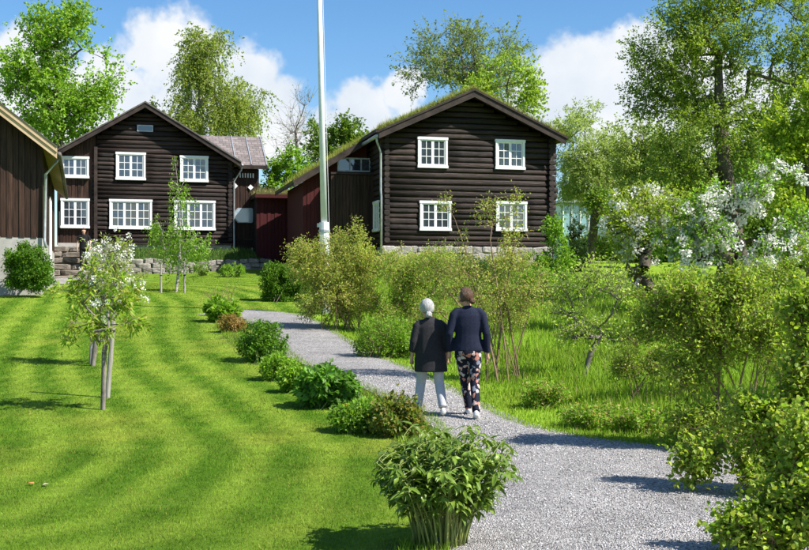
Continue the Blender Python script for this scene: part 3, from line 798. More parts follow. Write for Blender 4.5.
    n = 5000; v = va - .5 + rng.rand(n) ** 1.5 * 3; u = rng.uniform(ua0, e0 + .1, n)
    roof_grass(b, 'roof_grass', (u, v, za0 + .17 + (u - ua0) * sa), rng, (.08, .28))
    vb = va - .75; bl, br = b.u(332, vb), b.u(377, vb); zbal = b.z(174, bl, vb)
    b.part('balcony_box', M_INNER, bl + .04, br - .02, vb + .06, va + .0, 2.0, zbal - .05)
    planks(b, bl, br, vb + .05, 2.0, lambda u: zbal - .02, .14, M_BOARD)
    b.part('balcony_rail', M_TRIM, bl - .05, br + .02, vb - .07, vb + .06, zbal, zbal + .07)
    b.part('corner_post', M_BOARD, bl - .04, bl + .08, vb - .03, vb + .045, 1.95, zbal - .003)
    wr = b.rect((337, 370, 158, 172), va)
    fr = MB(); u0, u1, z0, z1 = wr
    b.box(fr, u0, u1, va - .09, va - .02, z0, z0 + .06); b.box(fr, u0, u1, va - .09, va - .02, z1 - .06, z1); 
    for uu in (u0, u0 + (u1 - u0) * .36, u0 + (u1 - u0) * .70, u1 - .05): b.box(fr, uu, uu + .05, va - .088, va - .022, z0 + .06, z1 - .06)
    fo = fr.build('strip_window', M_ZINC, b.root)
    for (q0, q1) in ((0, .36), (.36, .70), (.70, 1)):
        b.part('pane', M_GLASS, u0 + (u1 - u0) * q0 + .05, u0 + (u1 - u0) * q1, va - .06, va - .05, z0 + .06, z1 - .06, fo)
    b.part('wall_lamp', M_WHITE, ul + .55, ul + .67, va - .12, va - .03, 4.15, 4.3)
    return b

# ---- stones
def stone_meshes(n=7, seed=3, mat=None):
    out = []; r = random.Random(seed)
    for i in range(n):
        bm = bmesh.new(); bmesh.ops.create_cube(bm, size=1.0)
        for v in bm.verts: v.co += Vector((r.uniform(-.12, .12), r.uniform(-.1, .1), r.uniform(-.12, .12)))
        bmesh.ops.bevel(bm, geom=bm.edges[:], offset=.13, segments=1, affect='EDGES')
        for v in bm.verts: v.co += Vector((r.uniform(-.02, .02), r.uniform(-.04, .04), r.uniform(-.02, .02)))
        me = bpy.data.meshes.new('stone'); bm.to_mesh(me); bm.free(); me.materials.append(mat or M_STONE); out.append(me)
    return out
M_STONE_PALE = mat_noise('pale_foundation_stone', (.20, .18, .165), (.48, .44, .41), 4, (1, 1, 1), .9, .5, 8, .2, .03, vary=.25)
SM = stone_meshes(); SM_PALE = stone_meshes(6, 9, M_STONE_PALE); SM_STEP = stone_meshes(6, 19, M_STEPSTONE)
def stone(parent, loc, size, meshes, rz=0.0):
    o = bpy.data.objects.new('stone', rnd.choice(meshes)); COL.objects.link(o); o.parent = parent
    o.location = loc; o.scale = size; o.rotation_euler = (rnd.uniform(-.05, .05), rnd.uniform(-.07, .07), rz + rnd.uniform(-.06, .06)); return o
def stones_row(b, u0, u1, v, z0, z1, h, mat, depth=.22):
    ms = SM_PALE if mat is M_STONE_PALE else SM
    z = z0; rows = max(1, int(round((z1 - z0) / h))); h = (z1 - z0) / rows
    for r in range(rows):
        u = u0 - rnd.uniform(0, .2)
        while u < u1 - .05:
            w = min(rnd.uniform(.25, .62), u1 - u + .05)
            stone(b.root, (u + w / 2, v + rnd.uniform(-.02, .03), z0 + (r + .5) * h - b.z0), (w * 1.04, depth, h * rnd.uniform(1.0, 1.12)), ms); u += w
HB = right_house()

# ---- left log house
def left_house():
    b = Bld('gabled_log_house', 'dark log house with slate wing and white casement windows above stone steps', 'house', 57, 49, 14, 2.4)
    W = b.u(230); D = 9; zb = 3.74; zap = 9.78; sl = .60; zeave = zap - sl * W / 2; uc = b.u(97)
    px = {'ul': (61, 89, 157, 178), 'um': (116, 145.5, 153, 180), 'ur': (180, 208, 156.5, 182), 'll': (61, 89.5, 199, 228), 'lm': (109.5, 152, 200, 229), 'lr': (174, 215, 201, 230)}
    rc = {k: b.rect(r) for k, r in px.items()}
    slit = b.rect((137, 153, 125.5, 132))
    prism_part(b, 'inner_wall', M_INNER, [(.1, zb), (W - .1, zb), (W - .1, zeave - .12), (W / 2, zap - .2), (.1, zeave - .12)], .04, D)
    log_front(b, W, zb, .20, .11, zeave, sl, zap, [rc[k] for k in ('um', 'ur', 'lm', 'lr')] + [(slit[0] - .1, slit[1] + .1, slit[2], slit[3])], uc, W, .17)
    # boarded gallery left of the logs, between the windows
    bt = lambda u: min(zeave + .05 + sl * u, zap)
    for (a0, a1, q0, q1) in ((.0, uc - .05, zb - .1, rc['ll'][2]), (.0, uc - .05, rc['ll'][3], rc['ul'][2]), (.0, uc - .05, rc['ul'][3], None)):
        planks(b, a0, a1, .02, q0, (lambda u: q1) if q1 else (lambda u: zeave + sl * u - .05), .13, M_BOARD)
    for k in ('ll', 'ul'):
        for (a0, a1) in ((0, rc[k][0] + .03), (rc[k][1] - .03, uc - .05)):
            if a1 - a0 > .06: planks(b, a0, a1, .02, rc[k][2], lambda u: rc[k][3], .13, M_BOARD)
    b.part('corner_board', M_TRIM, uc - .12, uc + .02, -.20, -.02, zb - .1, zeave + .4)
    window(b, rc['ul'], 2, 2, 2); window(b, rc['um'], 2, 2, 3); window(b, rc['ur'], 2, 2, 3)
    window(b, rc['ll'], 2, 2, 3); window(b, rc['lm'], 3, 2, 3); window(b, rc['lr'], 3, 2, 3)
    fo = b.part('gable_window', M_ZINC, slit[0], slit[1], -.14, -.06, slit[2], slit[3])
    b.part('pane', M_GLASS, slit[0] + .04, slit[1] - .04, -.15, -.142, slit[2] + .04, slit[3] - .04, fo)
    for zz in np.arange(zb + .2, zeave, .20):
        log(b, (W, -.17, zz), (W, 3, zz), .10, .098, 'v')
    b.part('foundation', M_PLASTER, .03, W + .05, -.08, D, 2.0, zb - .02)
    b.part('base_board', M_TRIM, uc, W + .1, -.16, -.082, zb - .06, zb + .02)
    # roof
    ov = .45; e0, e1 = -ov, W + ov; ze = zap - sl * (W / 2 + ov); f0 = -.55
    for (ua, ub) in ((e0, W / 2), (e1, W / 2)):
        prism_part(b, 'roof', M_SLATE, [(ua, ze + .02), (ub, zap + .02), (ub, zap + .13), (ua, ze + .13)], f0 + .02, D + .4)
        prism_part(b, 'bargeboard', M_TRIM, [(ua, ze - .10), (ub, zap - .10), (ub, zap + .12), (ua, ze + .12)], f0 - .035, f0)
        prism_part(b, 'bargeboard_cap', M_TRIM_GREY, [(ua, ze + .11), (ub, zap + .11), (ub, zap + .18), (ua, ze + .18)], f0 - .075, f0 - .037)
    MB().tube([(e1 + .05, f0, ze - b.z0), (e1 + .05, 1.1, ze - b.z0)], .06, 8).build('gutter', M_ZINC, b.root, smooth=True)
    MB().tube([(e1 + .05, f0 + .1, ze - .03 - b.z0), (e1 + .02, f0 + .12, ze - .2 - b.z0), (W + .17, -.12, ze - .7 - b.z0), (W + .17, -.2, zb - b.z0), (W + .15, -.2, zb - .55 - b.z0)], .04, 8).build('downpipe', M_ZINC, b.root, smooth=True)
    um = b.u(157, 3.5)
    ch = b.part('chimney', M_BRICK, um - .28, um + .28, 3.2, 3.8, zap - .6, zap + .12)
    b.part('chimney_cap', M_TRIM_GREY, um - .33, um + .33, 3.15, 3.85, zap + .125, zap + .19, ch)
    # boarded porch wing on the right with slate roof
    vp = .7; p0, p1 = W + .15, b.u(259, vp); zt = b.z(169, p1, vp)
    b.part('wing_wall', M_INNER, p0, p1 - .03, vp + .05, vp + 4, 2.2, zt)
    planks(b, p0, p1, vp + .04, 2.6, lambda u: zt - .02, .13, M_BOARD)
    zr = b.z(139, b.u(250, vp + 2.2), vp + 2.2); v0 = vp - .4; ze2 = zt + .03; r1 = b.u(268, v0)
    ra = 4.6
    rf = MB().poly([(ra, v0, ze2 - b.z0), (r1, v0, ze2 - b.z0), (r1, vp + 2.2, zr - b.z0), (ra, vp + 2.2, zr - b.z0), (ra, v0, ze2 + .1 - b.z0), (r1, v0, ze2 + .1 - b.z0), (r1, vp + 2.2, zr + .1 - b.z0), (ra, vp + 2.2, zr + .1 - b.z0)],
              [(0, 3, 2, 1), (4, 5, 6, 7), (0, 1, 5, 4), (1, 2, 6, 5), (2, 3, 7, 6), (3, 0, 4, 7)]).build('wing_roof', M_SLATE, b.root)
    MB().poly([(ra, vp + 4.8, ze2 - b.z0), (r1, vp + 4.8, ze2 - b.z0), (r1, vp + 2.203, zr - b.z0), (ra, vp + 2.203, zr - b.z0), (ra, vp + 4.8, ze2 + .1 - b.z0), (r1, vp + 4.8, ze2 + .1 - b.z0), (r1, vp + 2.203, zr + .1 - b.z0), (ra, vp + 2.203, zr + .1 - b.z0)],
              [(0, 3, 2, 1), (4, 5, 6, 7), (0, 1, 5, 4), (1, 2, 6, 5), (2, 3, 7, 6), (3, 0, 4, 7)]).build('wing_roof', M_SLATE, b.root)
    for us in (r1 - .06, r1 - .75, r1 - 1.45):
        MB().tube([(us, v0 - .01, ze2 + .115 - b.z0), (us, vp + 2.2, zr + .115 - b.z0)], .03, 6).build('ridge_strip', M_ZINC, rf)
    b.part('wing_fascia', M_TRIM, p0 + .4, r1 - .02, v0 - .03, v0 - .003, ze2 - .08, ze2 + .09)
    # pale lattice row, two diamond plaques and the eight-sided window
    for i in range(6):
        uu = b.u(239.5 + i * 2.6, vp); b.part('lattice_slot', M_WHITE, uu, uu + .05, vp - .06, vp - .035, zt - .42, zt - .22)
    for (qx, qy) in ((235, 186), (250.5, 187.5)):
        uu = b.u(qx, vp); zz = b.z(qy, uu, vp); r = .13
        prism_part(b, 'diamond_plaque', M_WHITE, [(uu - r, zz), (uu, zz + r), (uu + r, zz), (uu, zz - r)], vp - .07, vp - .035)
    u0, u1, z0, z1 = b.rect((232, 254.5, 208.5, 222.5), vp); cu, cz, hu, hz = (u0 + u1) / 2, (z0 + z1) / 2, (u1 - u0) / 2, (z1 - z0) / 2
    cu += .06; oc = lambda k: [(cu + hu * a * k, cz + hz * c * k) for a, c in ((-1, -.25), (-.6, -1), (.6, -1), (1, -.25), (1, .25), (.6, 1), (-.6, 1), (-1, .25))]
    ow = prism_part(b, 'octagonal_window', M_ZINC, oc(1.06), vp - .10, vp - .03); prism_part(b, 'pane', M_GLASS_PALE, oc(.95), vp - .115, vp - .103, ow)
    u0, u1, z0, z1 = b.rect((251.5, 259, 248, 261), vp); b.part('notice_board', M_WHITE, u0, u1, vp - .10, vp - .05, z0, z1)
    zz = b.z(240, p0, vp); fence = MB()
    for i in range(7): b.box(fence, p0 + .1 + i * .14, p0 + .14 + i * .14, vp - .2, vp - .17, 2.9, zz)
    b.box(fence, p0 + .05, p1, vp - .21, vp - .16, zz, zz + .05); b.box(fence, p0 + .05, p1, vp - .21, vp - .16, 3.0, 3.05); fence.build('railing', M_TRIM, b.root)
    return b
M_TRIM_GREY = mat_noise('weathered_trim', (.07, .06, .052), (.17, .15, .135), 3, (1, 1, 1), .75, .4, 7, .25)
M_GLASS_PALE = mat_glass('pale_glass', (.34, .42, .50), .15)
HA = left_house()

# ---- dry stone wall, terrace bank and steps before the left house
def terrace():
    b = HA; ur = b.u(266, -2.2); ul = b.u(92, -2.2)
    w = Bld('dry_stone_wall', 'low dry stone retaining wall along the lawn below the left house', 'wall', 92, 47.2, 14, 2.2)
    w.root.location = Vector(b.world(ul, -2.2, 2.2)); w.z0 = 2.2
    L = ur - ul
    for r in range(4):
        u = 0
        while u < L - .1:
            ww = rnd.uniform(.25, .65); gz = float(zg(*b.world(ul + u, -2.2, 0)[:2]))
            h = .19; zt = gz - .12 + (r + .5) * h
            if zt < 2.95: stone(w.root, (u + ww / 2, rnd.uniform(-.03, .03) + r * .03, zt - 2.2), (ww * 1.03, .38, h * rnd.uniform(1.02, 1.2)), SM)
            u += ww
    # planted bank from the wall head up to the house
    n = 24; V = []
    for i in range(n + 1):
        u = ul - .1 + (ur - ul + .1) * i / n
        for (v, z) in ((-2.2, None), (-2.08, 2.84), (-1.1, 3.12), (-.35, 3.42), (.2, 3.45)):
            p = b.world(u, v, 0); g = float(zg(p[0], p[1])); V.append((p[0], p[1], g - .2 if z is None else max(z, g + .03) + rnd.uniform(-.03, .03)))
    i = np.arange((n + 1) * 5).reshape(n + 1, 5); Fc = np.stack([i[:-1, :-1], i[1:, :-1], i[1:, 1:], i[:-1, 1:]], -1).reshape(-1, 4)
    V = np.array(V); tag(link('terrace_bank', np_mesh('terrace_bank', V, Fc, np.tile(np.array([.06, .085, .02]), (len(V), 1)), True), M_GROUND), kind='structure')
    rng = np.random.RandomState(8); m = 9000; u = rng.uniform(ul, ur - .3, m); v = rng.uniform(-2.05, .0, m)
    zz = np.interp(v, [-2.08, -1.1, -.35, .2], [2.84, 3.12, 3.42, 3.45]); X = b.x + u * b.ax + v * b.bx; Y = b.y + u * b.ay + v * b.by
    zz = np.maximum(zz, zg(X, Y))
    blades('terrace_plants', X, Y, rng.uniform(.05, .3, m) * (.3 + vnoise(X, Y, 2.2, 9)), rng.uniform(.015, .035, m), np.array([.09, .17, .03]) * rng.uniform(.5, 1.5, (m, 1)), 'green ground plants on the bank above the dry stone wall', rng, .9, zz)
    # steps
    s = Bld('stone_steps', 'broad weathered stone steps leading up to the left house', 'steps', 57, 44, 14, 1.7)
    su0, su1 = b.u(50, -2.6), b.u(90, -2.6); s.root.location = Vector(b.world(su0, -4.3, 1.7)); wd = su1 - su0
    zlo, zhi, ns = 1.72, 3.50, 7
    for i in range(ns):
        z1 = zlo + (zhi - zlo) * (i + 1) / ns; h = (zhi - zlo) / ns; v0 = .35 * i; u = rnd.uniform(-.1, 0)
        st = MB().box(0.02, wd - .02, v0 + .1, 4.2, z1 - h - .05 - 1.7, z1 - .06 - 1.7).build('step', M_STEPSTONE, s.root)
        while u < wd - .08:
            ww = min(rnd.uniform(.5, 1.1), wd - u + .06)
            o = stone(s.root, (u + ww / 2, v0 + .2 + rnd.uniform(-.03, .03), z1 - h * .45 - 1.7), (ww * 1.02, .52, h * .82), SM_STEP); u += ww
    MB().box(-.3, wd + 1.6, .35 * ns + .1, .35 * ns + 2.2, zhi - .3 - 1.7, zhi - .01 - 1.7).build('landing', M_STEPSTONE, s.root)
    # paved patch at the foot
    g = []; c = b.world(su0, -4.3, 0); n = 8
    for i in range(n + 1):
        for j in range(7):
            p = b.world(su0 - .2 + (wd + .5) * i / n, -4.3 + .3 - 2.6 * j / 6, 0); g.append((p[0], p[1], float(zg(p[0], p[1])) + .02))
    i = np.arange((n + 1) * 7).reshape(n + 1, 7); Fc = np.stack([i[:-1, :-1], i[:-1, 1:], i[1:, 1:], i[1:, :-1]], -1).reshape(-1, 4)
    tag(link('paved_patch', np_mesh('paved_patch', np.array(g), Fc, None, True), M_GRAVEL), kind='structure')
    return b.world(su1 - .22, -4.3 + .35 * 2 + .22, zlo + (zhi - zlo) * 3 / ns - .005)
STEP_TOP = terrace()

# ---- red link building with turf roof
def link_building():
    b = Bld('red_link_building', 'low dark red boarded link building with turf roof between the log houses', 'building', 256.5, 50.0, 14, 2.3)
    W = 2.9; zt = b.z(198, 1.0)
    b.part('core', M_INNER, .03, W, .05, 4, 2.0, zt)
    planks(b, 0, W, .04, 2.0, lambda u: zt, .16, M_REDBOARD)
    b.part('roof', M_TRIM, -.1, W, -.35, 4, zt + .005, zt + .09)
    b.part('fascia', M_REDBOARD, -.1, W, -.38, -.353, zt - .03, zt + .13)
    b.part('sod', M_SOD, -.05, W, -.33, 4, zt + .093, zt + .22)
    rng = np.random.RandomState(2); n = 2500
    roof_grass(b, 'roof_grass', (rng.uniform(-.05, W, n), -.3 + rng.rand(n) ** 1.5 * 3, np.full(n, zt + .2)), rng, (.08, .4), ((.3, .27, .11), (.2, .23, .05), (.34, .28, .13)))
    return b
link_building()

# ---- left barn
def barn():
    b = Bld('board_barn', 'dark brown vertical board barn with pale bargeboards on plastered base', 'barn', 42, 31, 16, 1.5)
    w = 7.2; D = 14.3; f0 = -.5; ov = .42
    ue = b.u(57, f0); ze = b.z(155, ue, f0); sl = .77; zr = ze + sl * (w / 2 + ue)
    zf = b.z(237, 0); top = lambda u: ze + .02 + sl * ((ue - u) if u > -w / 2 else (w + ue + u)) - .05
    b.part('foundation', M_PLASTER, -w, 0, .0, D, .9, zf)
    prism_part(b, 'inner_wall', M_INNER, [(-w + .03, zf + .01), (-.05, zf + .01), (-.05, top(0) - .1), (-w / 2, top(-w / 2) - .1), (-w + .03, top(-w) - .1)], .05, D)
    planks(b, -w / 2, 0.02, .03, zf - .03, top, .155, M_BOARD)
    planks(b, -w, -w / 2, .03, zf - .03, top, .155, M_BOARD)
    planks(b, .0, 6.2, -.04, zf - .03, lambda v: top(0) - .02, .2, M_BOARD, axis='v', sgn=1)
    planks(b, 7.6, D, -.04, zf - .03, lambda v: top(0) - .02, .2, M_BOARD, axis='v', sgn=1)
    dr = b.part('door', M_WHITE, -.03, .03, 6.25, 7.55, 2.2, zf + 1.5); b.part('door_frame', M_WHITE, .031, .07, 6.2, 6.32, 2.2, zf + 1.6, dr); b.part('door_frame', M_WHITE, .031, .07, 7.48, 7.6, 2.2, zf + 1.6, dr)
    for (ua, ub, s) in ((ue, -w / 2, 1), (-w - ue, -w / 2, -1)):
        prism_part(b, 'roof', M_SLATE, [(ua, ze + .06), (ub, zr + .06), (ub, zr + .20), (ua, ze + .20)], f0 + .03, D + .3)
        prism_part(b, 'soffit', M_NEWWOOD, [(ua, ze), (ua - s * .45, ze + sl * .45), (ua - s * .45, ze + sl * .45 + .05), (ua, ze + .05)], f0 + .03, D + .25)
        prism_part(b, 'bargeboard', M_NEWWOOD, [(ua, ze - .10), (ub, zr - .10), (ub, zr + .06), (ua, ze + .06)], f0 - .02, f0 + .025)
        prism_part(b, 'bargeboard', M_NEWWOOD, [(ua, ze + .065), (ub, zr + .065), (ub, zr + .20), (ua, ze + .20)], f0 - .055, f0 + .02)
        prism_part(b, 'verge_cap', M_TRIM_GREY, [(ua, ze + .205), (ub, zr + .205), (ub, zr + .235), (ua, ze + .235)], f0 - .08, f0 + .3)
    MB().tube([(ue + .06, f0 - .02, ze + .02 - b.z0), (ue + .06, D + .3, ze + .0 - b.z0)], .065, 8).build('gutter', M_TRIM_GREY, b.root, smooth=True)
    MB().tube([(ue + .06, f0 + .1, ze - b.z0), (ue, f0 + .12, ze - .16 - b.z0), (.1, -.1, ze - .5 - b.z0), (.07, -.1, zf - .1 - b.z0), (.12, -.16, zf - .3 - b.z0)], .04, 8).build('downpipe', M_ZINC, b.root, smooth=True)
    return b
barn()

# ---- pale glazed building far behind on the right
def far_building():
    b = Bld('glazed_pavilion', 'pale blue-green glazed building half hidden behind trees right of the turf house', 'building', 562, 66, 8, 3.3)
    m = mat_noise('pale_teal_panel', (.36, .52, .52), (.50, .63, .62), 3, (1, 1, 1), .4, .05); mg = mat_glass('teal_glass', (.20, .36, .38), .1)
    W = 2.6; zt = EYE + (HY - 203) / F * 66
    b.part('wall', m, 0, W, .1, 5, 3, zt); b.part('roof', M_ZINC, -.2, W + .2, -.25, 5.2, zt + .01, zt + .15)
    for i in range(5):
        u = .05 + i * .52; o = b.part('window', M_WHITE, u, u + .06, -.02, .09, 3.3, zt - .1); b.part('pane', mg, u + .062, u + .5, .05, .09, 3.4, zt - .15, o)
    return b
far_building()

# ---- flagpole
def flagpole():
    x, y = (326 - CX) / F * 29, 29.0; z = float(zg(x, y))
    r = empty('flagpole', (x, y, z)); tag(r, 'tall white painted flagpole with thicker base before the log houses', 'flagpole')
    r.rotation_euler = (0, math.radians(-1.2), 0)
    MB().tube([(0, 0, -.1), (0, 0, 2.35)], .125, 12).build('base', M_POLE, r, smooth=False)
    MB().tube([(0, 0, 2.35), (0, 0, 6), (0, 0, 12)], [.085, .075, .05], 16).build('shaft', M_POLE, r, smooth=True)
    MB().tube([(0, 0, 12), (0, 0, 12.06), (0, 0, 12.14), (0, 0, 12.2)], [.03, .08, .08, .02], 10).build('finial', M_POLE, r, smooth=True)
    MB().tube([(.14, -.03, 1.0), (.115, -.03, 5), (.07, -.03, 11.8)], .006, 5).build('halyard', M_WHITE, r)
    for z in (.9, 2.1): MB().tube([(0, 0, z), (0, 0, z + .06)], .15, 12).build('clamp_band', M_ZINC, r)
flagpole()

# ------------------------------------------------------------------ background trees
def gz(x, y): return (x, y, float(zg(x, y)))
def at(px, d): x = (px - CX) / F * d; return gz(x, d)

G_MAPLE = [(.15, .235, .04), (.19, .27, .05), (.12, .20, .035)]
G_BIRCH = [(.15, .19, .05), (.18, .21, .06), (.12, .16, .045), (.21, .22, .07)]
G_DARK = [(.055, .09, .022), (.075, .115, .028), (.095, .14, .032)]
G_MID = [(.09, .14, .03), (.12, .175, .035), (.07, .115, .028)]
G_YEL = [(.19, .24, .03), (.15, .21, .03), (.23, .26, .04)]
G_GREY = [(.20, .235, .11), (.24, .265, .14), (.16, .20, .09)]
G_SHRUB = [(.19, .23, .05), (.23, .25, .07), (.15, .20, .04), (.24, .20, .08)]
G_FRESH = [(.12, .21, .025), (.16, .25, .03), (.09, .165, .022)]
BG = 'background trees'
plant('maple_tree', 'bright green broad tree behind the barn at far left', 'tree', at(71, 66), [ell(60, 32, 38, 34, 66), ell(32, 80, 36, 34, 66), ell(92, 80, 32, 32, 66), ell(62, 108, 44, 34, 66), ell(18, 112, 26, 26, 66)],
      460, .165, G_MAPLE, 1, BG, .30, twigs=7, per=9, tlen=1.0, asp=.8, gap=.40, gscale=.5, step=.9, tip_r=.02)
plant('birch_tree', 'drooping yellow-green birch behind the gabled log house', 'tree', at(207, 64), [ell(208, 42, 24, 24, 64), ell(200, 70, 30, 24, 64), ell(232, 92, 34, 34, 64), ell(180, 112, 34, 26, 64), ell(215, 122, 44, 28, 64), ell(158, 112, 14, 16, 64)],
      330, .13, G_BIRCH, 2, BG, .24, twigs=9, per=14, tlen=1.1, asp=.6, gap=.45, gscale=.62, drop=.9, step=.9, trunk_mat=M_BIRCH, tip_r=.016, out=.5)
plant('bare_tree', 'nearly leafless thin-branched tree between the houses', 'tree', at(301, 60), [ell(300, 125, 20, 32, 60), ell(288, 150, 16, 22, 60)], 60, .10, G_BIRCH, 3, BG, .10, twigs=5, per=1, tlen=1.0, asp=.6, step=.6, twig_mesh=True, tip_r=.014, trunk_mat=M_BARK_GREY)
plant('rowan_tree', 'round dark green tree right of the bare tree behind turf roof', 'tree', at(335, 58), [ell(335, 130, 22, 26, 58), ell(350, 150, 22, 20, 58), ell(322, 150, 16, 22, 58)], 130, .17, G_MID, 4, BG, .14, twigs=8, per=9, tlen=.6, step=.7, gap=.38, tip_r=.015)
plant('leafy_bush', 'bright green bush showing above the red link building', 'bush', at(276, 55), [ell(276, 180, 20, 20, 55), ell(292, 172, 18, 22, 55), ell(268, 196, 16, 14, 55)], 90, .16, G_FRESH, 5, None, .08, stems=5, spread=.5, twigs=8, per=9, tlen=.5, step=.6, part='stems', leafpart='foliage')
plant('ash_tree', 'sparse grey-green tree rising behind the turf roof ridge', 'tree', at(462, 64), [ell(455, 48, 36, 32, 64), ell(430, 76, 32, 26, 64), ell(488, 52, 36, 30, 64), ell(470, 80, 54, 26, 64)],
      330, .14, [(.12, .16, .05), (.15, .19, .06), (.11, .14, .045)], 6, BG, .2, twigs=6, per=7, tlen=1.0, asp=.6, gap=.36, step=.8, twig_mesh=True, tip_r=.013, trunk_mat=M_BARK_GREY)
plant('young_maple', 'lighter yellow-green tree behind the right slope of turf roof', 'tree', at(508, 58), [ell(508, 84, 30, 26, 58), ell(522, 98, 18, 18, 58), ell(490, 100, 24, 20, 58)], 150, .15, [(.16, .22, .045), (.19, .24, .055)], 7, BG, .12, twigs=6, per=7, tlen=.9, asp=.8, gap=.33, step=.7, tip_r=.013)
plant('willow_tree', 'pale grey-green willow right of the turf house', 'tree', at(590, 56), [ell(588, 138, 32, 36, 56), ell(600, 175, 40, 36, 56), ell(618, 205, 26, 36, 56)],
      260, .15, G_GREY, 8, BG, .24, twigs=9, per=14, tlen=.9, asp=.35, gap=.34, step=.8, drop=.3, tip_r=.013)
plant('poplar_tree', 'pale leafy tree between the willow and the tall dark tree', 'tree', at(645, 50), [ell(640, 150, 26, 36, 50), ell(655, 190, 34, 40, 50), ell(680, 160, 34, 40, 50)], 200, .15, [(.18, .21, .09), (.22, .245, .11), (.14, .18, .07)], 9, BG, .2, twigs=9, per=12, tlen=.8, asp=.45, gap=.34, step=.8, tip_r=.013)
plant('elm_tree', 'tall dark green tree with forked trunk filling the upper right', 'tree', at(752, 31), [ell(700, 60, 62, 50, 31), ell(760, 10, 70, 60, 31), ell(672, 110, 38, 46, 31), ell(720, 130, 60, 50, 31), ell(800, 70, 50, 60, 31), ell(700, 10, 40, 40, 31), ell(690, 180, 50, 44, 31), ell(760, 180, 60, 40, 31), ell(652, 120, 22, 40, 31), ell(650, 60, 18, 26, 31)],
      800, .075, [(.12, .165, .035), (.15, .19, .04), (.09, .135, .03), (.18, .21, .045)], 10, BG, .22, twigs=9, per=11, tlen=.62, asp=.6, gap=.38, gscale=.8, step=.5, tip_r=.008, stem_h=7.0, k=6)
plant('lime_tree', 'yellow-green leafy tree at the right edge beside the dark elm', 'tree', at(812, 27), [ell(800, 130, 34, 60, 27), ell(810, 200, 40, 50, 27), ell(785, 180, 30, 36, 27), ell(830, 90, 40, 60, 27)], 240, .095, G_YEL, 12, BG, .16, twigs=9, per=10, tlen=.45, asp=.65, gap=.36, gscale=.8, step=.45, tip_r=.007)
plant('alder_tree', 'dark green tree behind the blossoming apple trees', 'tree', at(720, 40), [ell(700, 215, 50, 36, 40), ell(755, 200, 50, 50, 40), ell(800, 215, 40, 40, 40), ell(650, 225, 30, 26, 40)], 240, .13, G_DARK, 13, BG, .2, twigs=10, per=11, tlen=.6, asp=.6, gap=.3, step=.7, tip_r=.01)
plant('hazel_thicket', 'olive green thicket behind the small fruit tree', 'bush', at(625, 46), [ell(618, 232, 24, 26, 46), ell(645, 245, 22, 20, 46), ell(600, 225, 14, 30, 46)], 150, .13, G_MID, 14, None, .05, stems=9, spread=.8, twigs=7, per=9, tlen=.5, gap=.3, step=.5, part='stems', leafpart='foliage')
plant('cypress_bush', 'dark green upright bush at the right corner of turf house', 'bush', at(577, 41), [ell(576, 246, 9, 26, 41), ell(566, 262, 9, 20, 41)], 90, .07, [(.02, .045, .015), (.03, .06, .018)], 15, None, .05, stems=4, spread=.15, twigs=10, per=9, tlen=.22, step=.3, part='stems', leafpart='foliage')
plant('elder_bush', 'loose yellow-green bush before the right corner of turf house', 'bush', at(556, 38), [ell(555, 235, 8, 20, 38), ell(560, 262, 16, 20, 38), ell(545, 268, 16, 16, 38)], 110, .10, G_FRESH, 16, None, .03, stems=7, spread=.25, twigs=6, per=7, tlen=.3, gap=.3, step=.35, part='stems', leafpart='foliage')
for i, (px, d, w, h, cols, lb) in enumerate(((600, 62, 40, 18, G_DARK, 'dark green undergrowth bush behind the willow trunk'), (660, 58, 44, 22, G_MID, 'green undergrowth bush behind the left apple tree'), (730, 54, 50, 26, G_DARK, 'dark undergrowth bush behind the elm trunk'), (800, 48, 50, 28, G_MID, 'green undergrowth bush at the right edge behind the lime tree'), (860, 46, 40, 28, G_DARK, 'dark undergrowth bush beyond the right edge'))):
    b_ = at(px, d); yb = HY - (b_[2] - EYE) / d * F
    plant('undergrowth_bush', lb, 'bush', b_, [ell(px - w * .3, yb - h * .5, w * .5, h * .55, d), ell(px + w * .3, yb - h * .5, w * .5, h * .6, d), ell(px, yb - h * .75, w * .4, h * .5, d)], 150, .20, cols, 110 + i, 'undergrowth', .05, stems=8, spread=1.0, twigs=8, per=8, tlen=.5, step=.6, part='stems', leafpart='foliage', shell=.35)
# a far belt of trees closes the horizon right and left of the frame and between the trunks
for i, (px, d, h, cols) in enumerate(((-60, 80, 13, G_MID), (690, 85, 14, G_MID), (780, 80, 15, G_DARK), (880, 75, 14, G_MID), (610, 90, 9, G_BIRCH))):
    k = F / d; base = at(px, d); yb = HY - (base[2] - EYE) * k
    lab = ('mid green tree beyond the left edge of the barn', 'mid green tree far behind the tall dark elm', 'dark green tree far behind the right side trees', 'mid green tree beyond the right edge of the garden', 'small far birch behind the pale willow')[i]
    plant('far_tree', lab, 'tree', base, [ell(px, yb - h * k * .62, 3.2 * k, h * k * .38, d), ell(px - 2.4 * k, yb - h * k * .42, 2.6 * k, h * k * .3, d), ell(px + 2.4 * k, yb - h * k * .45, 2.6 * k, h * k * .3, d)], 130, .30, cols, 40 + i, 'far trees', .25, twigs=7, per=8, tlen=1.1, asp=.7, gap=.25, step=1.2, tip_r=.03)

